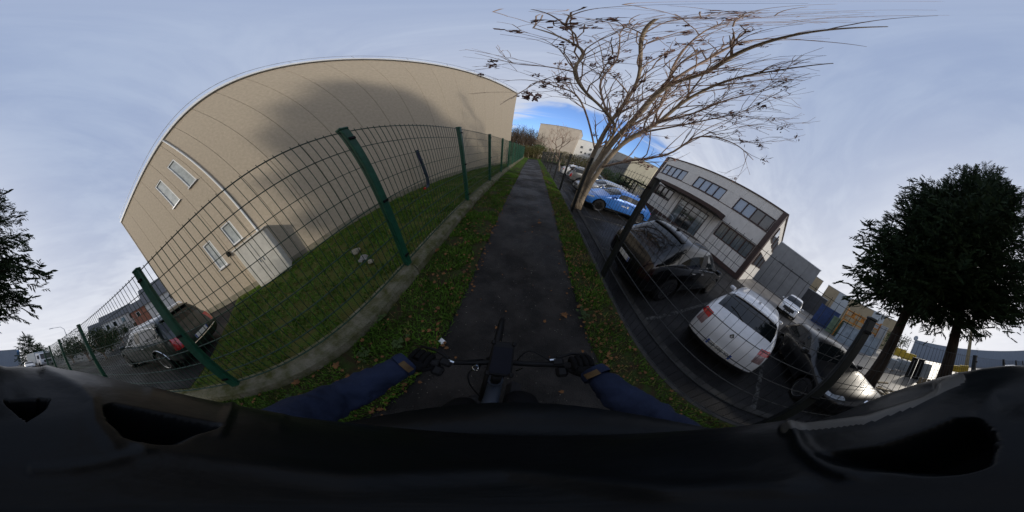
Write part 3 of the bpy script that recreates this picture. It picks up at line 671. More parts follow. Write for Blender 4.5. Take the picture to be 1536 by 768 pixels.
for si, (tr, r0, r1) in enumerate(stems):
    pts = smooth_path([pix(*q)-org for q in tr], 5)
    if si < 3: pts[0].z = -.05
    n = len(pts); rad = [r0+(r1-r0)*(k/(n-1))**.8 for k in range(n)]
    if si < 3: rad[0] *= 1.45; rad[1] *= 1.2
    (big if r0 > .06 else twig).tube(pts, rad, 9 if r0 > .06 else 6)
    for k in range(3 if si > 2 else 8, n-1):
        if rt.random() < (.50 if k > 8 or si > 2 else .30):
            d = (pts[k+1]-pts[k]).normalized(); starts.append((pts[k], d, rad[k], k/n))
    starts.append((pts[-1], (pts[-1]-pts[-2]).normalized(), r1, 1))
def leafclump(p, s, n):
    for _ in range(n):
        q = p+Vector((rt.gauss(0,s*.5), rt.gauss(0,s*.5), rt.gauss(-s*.3,s*.4)))
        a = Vector((rt.gauss(0,1),rt.gauss(0,1),rt.gauss(0,1))).normalized(); c = a.orthogonal().normalized(); e = rt.uniform(.035,.07)
        lf.add([q-a*e, q+c*e*.55, q+a*e, q-c*e*.55], [(0,1,2,3)])
def branch(p, d, r, L, depth):
    seg = max(3, int(L/.28)); pts = [p]; dd = d.copy(); kids = []
    for k in range(seg):
        dd = (dd+Vector((rt.gauss(0,.13),rt.gauss(0,.13),rt.gauss(.04,.11)))).normalized(); pts.append(pts[-1]+dd*L/seg)
        if depth < 2 and rt.random() < .50: kids.append((pts[-1], dd.copy(), 1-(k+1)/seg))
    e_ = pts[-1]+org-Vector((0,0,CAMH)); el_ = math.degrees(math.atan2(e_.z, math.hypot(e_.x,e_.y))); az_ = math.degrees(math.atan2(e_.x, e_.y))
    if el_ > 57.5 or (az_ < -12 and el_ > 36) or az_ < -17 or az_ > 62: return
    twig.tube(pts, [max(.0045, r*(1-.72*k/seg)) for k in range(seg+1)], 5 if r > .012 else 4, False)
    if el_ < 53 and rt.random() < .20: leafclump(pts[rt.randrange(1,len(pts))], .11, rt.randint(14,26))
    for (q, e, f) in kids:
        ax = Vector((rt.gauss(0,1),rt.gauss(0,1),rt.gauss(0,1))).normalized(); nd = (e+ax*rt.uniform(.4,.8)).normalized()
        branch(q, nd, max(.004, r*.55), L*rt.uniform(.4,.65), depth+1)
for (p, d, r, f) in starts:
    for _ in range(1 if rt.random() < .15 else 2):
        ax = Vector((rt.gauss(0,1),rt.gauss(0,1),rt.gauss(.15,1))).normalized()
        branch(p, (d*1.0+ax*rt.uniform(.35,.8)).normalized(), min(.030, max(.009, r*.52)), rt.uniform(.8,2.0), 0)
big.build('trunk', M_bark, bt, True); twig.build('branches', M_twig, bt, True); lf.build('dead_leaves', M_dead, bt)

def small_bare_tree(p, h, seed, label, name='bare_tree'):
    r = random.Random(seed); root = empty(name, p); tag(root, label, 'tree'); tk = MB(); tw = MB()
    def rec(q, d, L, rad, dep):
        pts = [q]; dd = d.copy()
        for k in range(4): dd = (dd+Vector((r.gauss(0,.12),r.gauss(0,.12),r.gauss(.03,.08)))).normalized(); pts.append(pts[-1]+dd*L/4)
        (tk if dep == 0 else tw).tube(pts, [rad*(1-.12*k) for k in range(5)], 5, False)
        if dep < 5:
            for _ in range(3 if dep < 3 else 2):
                ax = Vector((r.gauss(0,1),r.gauss(0,1),r.gauss(.2,.7))).normalized(); rec(pts[r.choice((3,4,4))], (dd+ax*r.uniform(.45,.8)).normalized(), L*r.uniform(.55,.8), max(.016,rad*.56), dep+1)
    rec(Vector((0,0,-.1)), Vector((.08,0,1)).normalized(), h*.30, h*.020, 0)
    tk.build('trunk', M_bark, root); tw.build('branches', M_twig, root); return root
small_bare_tree(azel(8.6, 23, PARK), 7.6, 5, 'slender bare tree standing before the beige block')

def leaf_cloud(mb, c, rad, n, size, r, surf=.5):
    for _ in range(n):
        v = Vector((r.gauss(0,1),r.gauss(0,1),r.gauss(0,1))).normalized()*(r.random()**surf); q = Vector((c[0]+v.x*rad[0], c[1]+v.y*rad[1], c[2]+v.z*rad[2]))
        a = Vector((r.gauss(0,1),r.gauss(0,1),r.gauss(0,1))).normalized(); b_ = a.orthogonal().normalized(); e = size*r.uniform(.6,1.4)
        mb.add([q-a*e, q+b_*e*.5, q+a*e, q-b_*e*.5], [(0,1,2,3)])
def bush(name, label, cat, p, w_, h, m, n, size, seed, trunk=True, group=None, lobes=9):
    r = random.Random(seed); root = empty(name, p); tag(root, label, cat, group); cr = MB()
    for k in range(lobes):
        a = r.uniform(0,6.28); rr = w_*.33*r.random()**.5; s = r.uniform(.26,.42)
        leaf_cloud(cr, (math.cos(a)*rr, math.sin(a)*rr, h*r.uniform(.3,.78)), (w_*s,w_*s,h*s*.75), n//lobes, size, r)
    cr.build('crown', m, root)
    if trunk:
        t = MB(); t.tube([(0,0,-.1),(.05,0,h*.35),(.1,.05,h*.6)], [h*.03,h*.02,h*.01], 6)
        for k in range(6): a = k*1.05; t.tube([(0,0,h*.15),(math.cos(a)*w_*.2,math.sin(a)*w_*.2,h*.45),(math.cos(a)*w_*.33,math.sin(a)*w_*.33,h*.72)], [h*.015,h*.01,h*.004], 5)
        t.build('trunk', M_twig, root)
    return root
# hedge and brush at the end of the path
hd = empty('clipped_hedge', (-3, 38.5, 0)); tag(hd, 'clipped olive hedge closing the end of the path', 'hedge'); hm = MB(); r = random.Random(3)
for k in range(26):
    leaf_cloud(hm, (-3.5+k*.75, r.uniform(-.2,.2)+k*.08, 1.55), (.75,.9,1.62), 330, .13, r, .33)
hm.build('foliage', M_hedge, hd)
hm = MB()
for k in range(20): hm.tube([(-3.5+k*.95,0+k*.08,0),(-3.5+k*.95+r.gauss(0,.2),.2+k*.08,2.6)], [.06,.02], 5)
hm.build('stems', M_twig, hd)
for i, (a, d, h, w_, s_, lab) in enumerate(((-5.4,46,9.0,4.5,21,'tallest leafless thicket left of the hedge end'),(-3.0,45,8.2,4.5,22,'grey-brown leafless thicket above the hedge'),(-.9,47,7.6,4.2,23,'lower leafless thicket beside the beige block'),(-7.6,47,8.8,4.5,24,'leafless thicket at the corner of the beige hall'))):
    r = random.Random(s_); root = empty('leafless_thicket', azel(a, d, 0)); tag(root, lab, 'thicket', 'thickets behind the hedge'); t = MB(); lfv = MB()
    for k in range(130):
        x, y = r.gauss(0,w_*.24), r.gauss(0,w_*.24); hh = h*r.uniform(.55,1)*(1-.25*abs(x)/w_)
        p1 = Vector((x,y,0)); p2 = Vector((x*1.25+r.gauss(0,.25), y*1.25, hh*.55)); p3 = Vector((x*1.45+r.gauss(0,.5), y*1.45+r.gauss(0,.4), hh))
        t.tube([p1,p2,p3], [.06,.035,.012], 4, False)
        for j in range(7):
            q = p2.lerp(p3, r.random()); t.tube([q, q+Vector((r.gauss(0,.6),r.gauss(0,.5),r.uniform(.3,1.3)))], [.022,.008], 3, False)
    t.build('branches', M_brush, root); 
    for k in range(7): leaf_cloud(lfv, (r.gauss(0,w_*.25), r.gauss(0,w_*.25), h*r.uniform(.15,.6)), (1.3,1.3,1.3), 130, .12, r)
    lfv.build('dry_foliage', M_brush, root)
bush('dark_shrub', 'dark evergreen shrub right of the thicket behind the hedge', 'shrub', azel(1.2, 44, 0), 4, 4.6, M_leaf, 1500, .13, 31)
for i, (x, y, w_, h, lab) in enumerate(((11.5,27,4,2.6,'dark shrub behind the grey estate car'),(15,28,5,2.8,'dark shrub behind the bike shelter'),(8.2,29.5,4,2.4,'reddish-brown shrub behind the far white car'),(19,27,5,3.0,'dark shrub below the cream hall'),(11.5,21.5,3,1.9,'low shrub by the shelter post'))):
    bush('shrub', lab, 'shrub', (x,y,PARK), w_, h, M_leaf if i != 2 else M_hedge, 1300, .11, 40+i, group='shrubs behind the parking')
# light yard fence between shelter and office building
yf = empty('yard_fence', (12.5, 20.2, PARK)); tag(yf, 'pale metal rod fence between shelter and office building', 'fence')
b = MB(); b.box((0,0,.95), (.03,.05,1.9)); rodm = b.mesh('rod', M_galv)
for k in range(34): o = link('rod', rodm, yf); o.location = (k*.16, 0, 0); 
for z in (.3,1.6): prt('rail', M_galv, yf, ((2.7,0.03,z),(5.5,.03,.06)))
bush('round_bush', 'dark rounded bush below the striped hall end', 'bush', azel(136.2, 30, PARK), 4.0, 5.0, M_leaf, 1500, .13, 51)
for i, (a, d, w_, h, s_, lab) in enumerate(((-157,15,3.2,3.0,61,'dark leafy bush nearest the parked dark car'),(-161.5,19,4.2,4.1,62,'tall loose bush behind the rear fence posts'),(-166,24,4.2,4.0,63,'loose bush left of the tall one'),(-154,20,3.5,3.0,64,'dark bush before the pale terrace'),(-150,25,4,2.8,65,'low bush under the terrace windows'))):
    bush('leafy_bush', lab, 'bush', azel(a, d, 0), w_, h, M_leaf, 2200, .10, s_, group='bushes behind the green fence')

def conifer(name, label, p, h, rmax, z0, seed, trunk_r, limbs, per, lean=(0,0), sz=.5):
    r = random.Random(seed); root = empty(name, p); tag(root, label, 'tree')
    t = MB(); zs = [-.1,.25,.8,2,4,h*.55,h*.8,h]; t.tube([(lean[0]*z/h, lean[1]*z/h, z) for z in zs], [trunk_r*1.5,trunk_r*1.15,trunk_r,trunk_r*.88,trunk_r*.75,trunk_r*.5,trunk_r*.25,.02], 12)
    fo = MB(); V = fo.v; F = fo.f
    for i in range(limbs):
        u = (i+r.random())/limbs; z = z0+(h-z0)*u**1.05; prof = (1-u)**.50*(.62+.38*min(1,u*5)); Lr = rmax*prof*r.uniform(.72,1.12)+.25
        a = i*2.39996+r.gauss(0,.3); up_ = r.uniform(.02,.28)+.5*u; droop = r.uniform(.10,.30)*(1-u)
        def pt(s): return Vector((lean[0]*z/h+math.cos(a)*Lr*s, lean[1]*z/h+math.sin(a)*Lr*s, z+up_*Lr*s-droop*Lr*s*s*1.3))
        t.tube([pt(0),pt(.35),pt(.7),pt(.95)], [trunk_r*.22*(1-u*.6),trunk_r*.14*(1-u*.6),.02,.008], 5, False)
        n = int(per*(.35+prof)*(.62 if u < .14 else 1.0))
        for k in range(n):
            s = .18+.86*(k+r.random())/n; q = pt(s); lat = Lr*.20*(1.15-s)+.12
            q = q+Vector((-math.sin(a),math.cos(a),0))*r.gauss(0,lat)+Vector((0,0,r.gauss(-.08,.13) if u > .3 or r.random() < .6 else -abs(r.gauss(.0,.42))))
            out = Vector((math.cos(a)+r.gauss(0,.55), math.sin(a)+r.gauss(0,.55), r.uniform(-1.5,.15)+1.1*u)).normalized()
            sl_ = sz*r.uniform(.45,1.15)*(1-.3*u); sd_ = out.cross(Vector((r.gauss(0,.4),r.gauss(0,.4),1))).normalized()
            for j in range(6):
                b0 = q+out*sl_*j*.15; sgn = -1 if j % 2 else 1
                tip = b0+(out*.75+sd_*sgn*r.uniform(.35,.8)+Vector((0,0,-.25*r.random()))).normalized()*sl_*r.uniform(.35,.55)
                wv = sd_.cross(tip-b0).normalized()*sl_*.055 + out*sl_*.03
                o = len(V); V += [tuple(b0-wv), tuple(b0+wv), tuple((b0+tip)*.5+wv*1.2), tuple(tip), tuple((b0+tip)*.5-wv*1.2)]; F.append((o,o+1,o+2,o+3,o+4)); fo.mi.append(0)
    t.build('trunk', M_cbark, root); fo.build('crown', M_needle, root); return root
conifer('conifer_tree', 'dark conifer behind the dark parked car, trunk nearer the containers', (5.15,-5.15,PARK), 12.0, 3.4, 4.0, 71, .25, 125, 115, (-.3,.1))
conifer('conifer_tree', 'tallest dark conifer with thick trunk before the plank fence', (3.75,-7.2,PARK), 13.4, 4.9, 4.5, 72, .28, 175, 150, (-1.0,1.3))
conifer('distant_conifer', 'distant pointed conifer beside the white truck', azel(-177.5, 46, -.4), 8.8, 3.4, 1.6, 73, .22, 60, 34, sz=.8)
conifer('distant_conifer', 'lower distant conifer behind the white truck', azel(-174.2, 50, -.4), 6.2, 2.6, 1.2, 74, .20, 40, 26, sz=.8)

# ------------------------------------------------------------------ cars
M_cglass = mat('car_glass', (.006,.008,.009), .05, 0, spec=.45, coat=.25)
M_trim = mat('black_trim', (.014,.014,.015), .5, .2, 20)
M_seam = mat('panel_gap', (.006,.006,.006), .8, 0)
M_tail = mat('tail_lamp_red', (.50,.010,.012), .12, .35, 30, spec=.8, coat=1.0)
M_tailc = mat('tail_lamp_clear', (.30,.20,.20), .12, .2, 30, spec=.8, coat=1.0)
M_head = mat('head_lamp', (.30,.33,.36), .08, .45, 24, spec=.9, coat=1.0)
M_chrome = mat('chrome', (.65,.66,.68), .12, .05, 10, metal=1.0)
M_plate = mat('number_plate', (.72,.71,.66), .45, .06, 8)
M_plateblue = mat('plate_blue', (.02,.07,.35), .45, 0)
M_ink = mat('plate_ink', (.012,.012,.012), .6, 0)
M_badge = mat('badge_chrome', (.6,.6,.6), .2, 0, metal=1)
def paint(name, c, rough=.28, metal=.0, spec=.5, var=.05): return mat(name, c, rough, var, 3, spec=spec, coat=.9, metal=metal)
def text_mesh(s, size, name='plate_text'):
    cu = bpy.data.curves.new(name, 'FONT'); cu.body = s; cu.size = size; cu.align_x = 'CENTER'; cu.align_y = 'CENTER'; cu.extrude = .001
    o = bpy.data.objects.new(name, cu); col.objects.link(o); dg = bpy.context.evaluated_depsgraph_get()
    me = bpy.data.meshes.new_from_object(o.evaluated_get(dg)); me.materials.clear(); me.materials.append(M_ink)
    bpy.data.objects.remove(o); bpy.data.curves.remove(cu); return me
CAR = dict(
 hatch=dict(L=4.05, W=.86, H=1.51, nose=.66, hood=.97, belt=.98, cowl=.86, rf=.16, rr=-1.30, hb=-1.86, hbz=1.03, fa=1.25, ra=-1.25, wr=.31, tail=1.02),
 suv=dict(L=4.50, W=.92, H=1.68, nose=.82, hood=1.06, belt=1.08, cowl=.95, rf=.20, rr=-1.38, hb=-2.02, hbz=1.10, fa=1.36, ra=-1.34, wr=.36, tail=1.02),
 estate=dict(L=4.55, W=.90, H=1.60, nose=.74, hood=1.0, belt=1.0, cowl=.98, rf=.28, rr=-1.92, hb=-2.12, hbz=1.02, fa=1.38, ra=-1.36, wr=.33, tail=.95),
 coupe=dict(L=4.15, W=.88, H=1.46, nose=.70, hood=.95, belt=.97, cowl=1.02, rf=.30, rr=-1.25, hb=-1.78, hbz=1.02, fa=1.33, ra=-1.28, wr=.32, tail=.94),
 van=dict(L=4.6, W=.94, H=1.98, nose=.95, hood=1.15, belt=1.18, cowl=1.45, rf=.80, rr=-2.12, hb=-2.22, hbz=1.2, fa=1.52, ra=-1.40, wr=.32, tail=1.1))
CACHE = {}
def car_cage(k):
    c = CAR[k]; L2 = c['L']/2; W = c['W']; H = c['H']; b = c['belt']
    def plan(x):
        u = abs(x)/L2; return 1-.02*u-.13*max(0,(u-.72)/.28)**2.2
    st = []
    def low(x, p, zb, zk=1):
        return [(x,.90*W*p,.20*zk),(x,.975*W*p,.33*zk),(x,1.0*W*p,.60),(x,.985*W*p,zb-.08)]
    def hood(x, z, p, zb): return low(x,p,zb)+[(x,.95*W*p,zb),(x,.80*W*p,z-.005),(x,.50*W*p,z+.02),(x,.17*W*p,z+.03)]
    n, hd_ = c['nose'], c['hood']
    # front cap ring with profile
    st.append([(L2-.10,.74*W,.22),(L2-.02,.82*W,.34),(L2-.02,.83*W,.55),(L2-.10,.80*W,n-.04),(L2-.20,.74*W,n+.03),(L2-.13,.50*W,n+.02),(L2-.08,.27*W,n+.03),(L2-.06,.09*W,n+.03)])
    st.append(hood(L2-.34, n+.09, plan(L2-.30), n+.05))
    st.append(hood(L2-.70, n+(hd_-n)*.62, plan(L2-.7), n+(b-n)*.45))
    st.append(hood((L2-.70+c['cowl'])/2, n+(hd_-n)*.86, 1, n+(b-n)*.75))
    x = c['cowl']; st.append(low(x,1,b)+[(x-.05,.955*W,b),(x,.84*W,hd_+.02),(x+.05,.52*W,hd_+.035),(x+.08,.17*W,hd_+.04)])
    def roof(x, dx4, h, y5=.775): return low(x,1,b)+[(x+dx4,.955*W,b+.005),(x,y5*W,h-.135),(x,.66*W,h-.045),(x,.24*W,h-.005)]
    d = c['cowl']-c['rf']; x = c['rf']
    st.append(roof(x, d*.42, H-.03))
    bx = (c['rf']+c['rr'])/2+.28
    st.append(roof(bx+.05, .05, H)); st.append(roof(bx-.06, .02, H))
    cx = c['rr']+.30 if k != 'van' else c['rr']+.5
    st.append(roof(cx, -.06, H-.015)); 
    x = c['rr']; e = (x-c['hb'])
    st.append(low(min(x,-1.4) if k!='van' else x,plan(x),b)+[(x-e*.45,.94*W,b+.02),(x,.755*W,H-.17),(x+.02,.63*W,H-.075),(x+.03,.24*W,H-.045)])
    x = c['hb']; z = c['hbz']; st.append(low(x+.05,plan(x),b)+[(x+.08,.93*W*plan(x),z-.02),(x+.02,.76*W,z+.01),(x-.02,.48*W,z+.03),(x-.03,.17*W,z+.035)])
    st.append(low(-L2+.14,plan(L2-.14),b-.02)+[(-L2+.15,.90*W*plan(L2-.15),z-.08),(-L2+.13,.70*W,z-.045),(-L2+.10,.45*W,z-.035),(-L2+.09,.16*W,z-.03)])
    t = c['tail']; st.append([(-L2+.10,.78*W,.26),(-L2+.01,.86*W,.36),(-L2+.0,.87*W,.70 if k == 'hatch' else .62),(-L2+.05,.85*W,t-.19 if k == 'hatch' else t-.14),(-L2+.12,.83*W,t-.02),(-L2+.07,.64*W,t-.05),(-L2+.06,.32*W,t-.045),(-L2+.06,.10*W,t-.04)])
    V = []; F = []; T = []
    nS = len(st); idx = {}
    for i, rg_ in enumerate(st):
        for j, (x, y, z) in enumerate(rg_):
            idx[i,j,1] = len(V); V.append((x,y,z)); idx[i,j,-1] = len(V); V.append((x,-y,z))
    def tagof(i, j):
        if i == 4 and j >= 5: return 'windscreen'
        if j == 4 and i in (5,7): return 'side_window'
        if j == 4 and i == 8 and k != 'van': return 'side_window'
        if j == 4 and i == 6: return 'pillar'
        if i == 9 and j >= 5: return 'rear_window'
        if i == 11 and j in (2,3) : return 'tail_lamp' if j == 3 or k in ('estate','suv','van') else 'body'
        if i == 0 and j == 3: return 'head_lamp'
        if j == 0: return 'trim'
        return 'body'
    for i in range(nS-1):
        for j in range(7):
            for s in (1,-1):
                q = (idx[i,j,s],idx[i+1,j,s],idx[i+1,j+1,s],idx[i,j+1,s]); F.append(q if s == -1 else q[::-1]); T.append((tagof(i,j),s))
        q = (idx[i,7,1],idx[i,7,-1],idx[i+1,7,-1],idx[i+1,7,1]); F.append(q); T.append((tagof(i,7),0))
        q = (idx[i,0,1],idx[i+1,0,1],idx[i+1,0,-1],idx[i,0,-1]); F.append(q); T.append(('trim',0))
    for end, i in ((1,0),(-1,nS-1)):
        rg_ = st[i]; fr = [1]+[rg_[5+m][1]/rg_[4][1] for m in range(3)]; gridi = {}
        for m in range(4):
            for j in range(5):
                for s in (1,-1):
                    if m == 0: gridi[m,j,s] = idx[i,j,s]
                    elif j == 4: gridi[m,j,s] = idx[i,4+m,s]
                    else:
                        x, y, z = rg_[j]; gridi[m,j,s] = len(V); V.append((x+end*(.05,.075,.085)[m-1], s*y*fr[m], z))
        def ct(m, j):
            if end == 1:
                if j == 3 and m == 0: return 'head_lamp'
                if j == 2 and m == 0: return 'head_lamp' if k in ('suv',) else 'body'
                if j == 2 and m >= 1: return 'grille'
                if j == 0 or (j == 1 and m >= 2): return 'trim'
            else:
                if k == 'hatch' and j == 2 and m == 0: return 'reversing_lamp'
                if j in (2,3) and m == 0: return 'tail_lamp'
                if j == 0: return 'trim'
            return 'body'
        for j in range(4):
            for m in range(3):
                for s in (1,-1):
                    q = (gridi[m,j,s],gridi[m+1,j,s],gridi[m+1,j+1,s],gridi[m,j+1,s]); F.append(q if s*end < 0 else q[::-1]); T.append((ct(m,j),s))
            q = (gridi[3,j,1],gridi[3,j,-1],gridi[3,j+1,-1],gridi[3,j+1,1]); F.append(q if end < 0 else q[::-1]); T.append((ct(3,j),0))
    return V, F, T
def car_parts(k):
    if k in CACHE: return CACHE[k]
    c = CAR[k]; V, F, T = car_cage(k); names = sorted(set(T)); me = bpy.data.meshes.new('cage'); me.from_pydata(V, [], F)
    for nme in names: me.materials.append(None)
    me.polygons.foreach_set('material_index', [names.index(t) for t in T]); me.update()
    bm = bmesh.new(); bm.from_mesh(me); bmesh.ops.recalc_face_normals(bm, faces=bm.faces); bm.to_mesh(me); bm.free()
    o = bpy.data.objects.new('cage', me); col.objects.link(o); sm = o.modifiers.new('s', 'SUBSURF'); sm.levels = 3; sm.render_levels = 3
    dg = bpy.context.evaluated_depsgraph_get(); em = o.evaluated_get(dg).to_mesh()
    co = np.empty(len(em.vertices)*3); em.vertices.foreach_get('co', co); co = co.reshape(-1,3)
    nor = np.empty(len(em.vertices)*3); em.vertices.foreach_get('normal', nor); nor = nor.reshape(-1,3)
    polys = [tuple(p.vertices) for p in em.polygons]; pm_ = [p.material_index for p in em.polygons]
    o.evaluated_get(dg).to_mesh_clear(); bpy.data.objects.remove(o)
    bvh = BVHTree.FromPolygons([tuple(v) for v in co], polys)
    # wheel openings
    ra_ = c['wr']+.055; drop = set()
    for ax in (c['fa'], c['ra']):
        dist = np.hypot(co[:,0]-ax, co[:,2]-c['wr']-.02)
        inside = (dist < ra_) & (np.abs(co[:,1]) > c['W']*.60)
        for pi, pv in enumerate(polys):
            if sum(inside[v] for v in pv) >= 3 or (all(abs(co[v,1]) > c['W']*.60 for v in pv) and math.hypot(sum(co[v,0] for v in pv)/len(pv)-ax, sum(co[v,2] for v in pv)/len(pv)-c['wr']-.02) < ra_*.98): drop.add(pi)
    used = {}
    for pi, pv in enumerate(polys):
        for v in pv: used.setdefault(v, []).append(pi in drop)
    for v, fl in used.items():
        if any(fl) and not all(fl):
            for ax in (c['fa'], c['ra']):
                dx, dz = co[v,0]-ax, co[v,2]-c['wr']-.02; dd = math.hypot(dx, dz)
                if dd < ra_*1.5 and dd > .01: co[v,0] = ax+dx/dd*ra_; co[v,2] = c['wr']+.02+dz/dd*ra_
    res = {}
    for ti, nm in enumerate(names):
        fl = [polys[i] for i in range(len(polys)) if pm_[i] == ti and i not in drop]
        if not fl: continue
        ids = sorted({v for f in fl for v in f}); mp_ = {v: i for i, v in enumerate(ids)}
        off = .004 if nm[0] in ('head_lamp','tail_lamp','reversing_lamp','windscreen','rear_window','side_window','grille') else 0
        vv = [tuple(co[v]+nor[v]*off) for v in ids]; ff = [tuple(mp_[v] for v in f) for f in fl]
        m2 = bpy.data.meshes.new(nm[0]); m2.from_pydata(vv, [], ff); m2.polygons.foreach_set('use_smooth', [True]*len(ff)); m2.update()
        res.setdefault(nm[0], []).append((nm[1], m2))
    # join body/trim pieces of the two sides and the middle
    def join(nm):
        if nm not in res: return
        bm = bmesh.new()
        for _, m in res[nm]: bm.from_mesh(m)
        bmesh.ops.remove_doubles(bm, verts=bm.verts, dist=.0008); m = bpy.data.meshes.new(nm); bm.to_mesh(m); bm.free()
        m.polygons.foreach_set('use_smooth', [True]*len(m.polygons)); res[nm] = [(0, m)]
    for nm in ('body','trim','windscreen','rear_window','grille'): join(nm)
    # inner shell keeps wheel wells and glass dark
    sh = MB(); sh.box((0,0,.42),(c['L']*.86,c['W']*1.18,.34)); res['floor_pan'] = [(0, sh.mesh('floor_pan', M_seam))]
    # seams and handles on the flanks
    def flank(x, z, s):
        h = bvh.ray_cast(Vector((x, s*3, z)), Vector((0,-s,0))); return h[0]+h[1]*.0015 if h[0] else None
    def strip(pts, s, w_):
        b = MB()
        P_ = [flank(x, z, s) for x, z in pts]; P_ = [p for p in P_ if p is not None]
        if len(P_) > 1: b.tube(P_, w_, 4)
        return b
    seams = []
    bx = (c['rf']+c['rr'])/2+.28; zt, zb = c['belt']-.02, .36
    lines = [[(c['fa']-.42, z) for z in np.linspace(zb, zt, 8)], [(bx, z) for z in np.linspace(zb, zt, 8)], [(c['ra']+.46-.12*max(0,(.7-z)), z) for z in np.linspace(.62, zt, 6)], [(x, zb) for x in np.linspace(c['fa']-.42, c['ra']+.48, 10)]]
    res['seams'] = [lines]; hnd = []
    for s in (1,-1):
        b = MB()
        for ln in lines:
            q = strip(ln, s, .0045); b.add(q.v, q.f)
        res.setdefault('door_gap', []).append((s, b.mesh('door_gap', M_seam)))
        for hx in (bx+.12, c['ra']+.62):
            p = flank(hx, c['belt']-.14, s)
            if p is not None: hnd.append((p+Vector((0,s*.012,0))))
    res['handles'] = hnd; del res['seams']
    res['bvh'] = bvh; CACHE[k] = res; return res
def wheel_meshes(r, w_, spokes, rimm, key):
    if ('w',key,r) in CACHE: return CACHE[('w',key,r)]
    t = MB(); t.lathe([(r*.66,-w_/2),(r*.92,-w_/2),(r*.985,-w_*.36),(r,-w_*.2),(r,w_*.2),(r*.985,w_*.36),(r*.92,w_/2),(r*.66,w_/2)], 28, axis='y')
    b = MB(); b.lathe([(r*.66,w_*.5),(r*.69,w_*.53),(r*.655,w_*.50),(r*.63,w_*.30)], 28, axis='y')
    b.lathe([(r*.15,w_*.25),(r*.15,w_*.46),(r*.10,w_*.5),(.005,w_*.5)], 14, axis='y')
    for k in range(spokes):
        a = 2*math.pi*k/spokes
        for da in (-.10,.10):
            p0 = (math.cos(a+da*.6)*r*.12, w_*.42, math.sin(a+da*.6)*r*.12); p1 = (math.cos(a+da*1.7)*r*.66, w_*.45, math.sin(a+da*1.7)*r*.66); b.tube([p0,p1], [r*.06,r*.05], 4)
    d = MB(); d.lathe([(r*.60,w_*.10),(r*.60,w_*.14),(.005,w_*.14)], 20, axis='y')
    CACHE[('w',key,r)] = (t.mesh('wheel', M_rubber, True), b.mesh('rim', rimm), d.mesh('brake_disc', M_seam)); return CACHE[('w',key,r)]
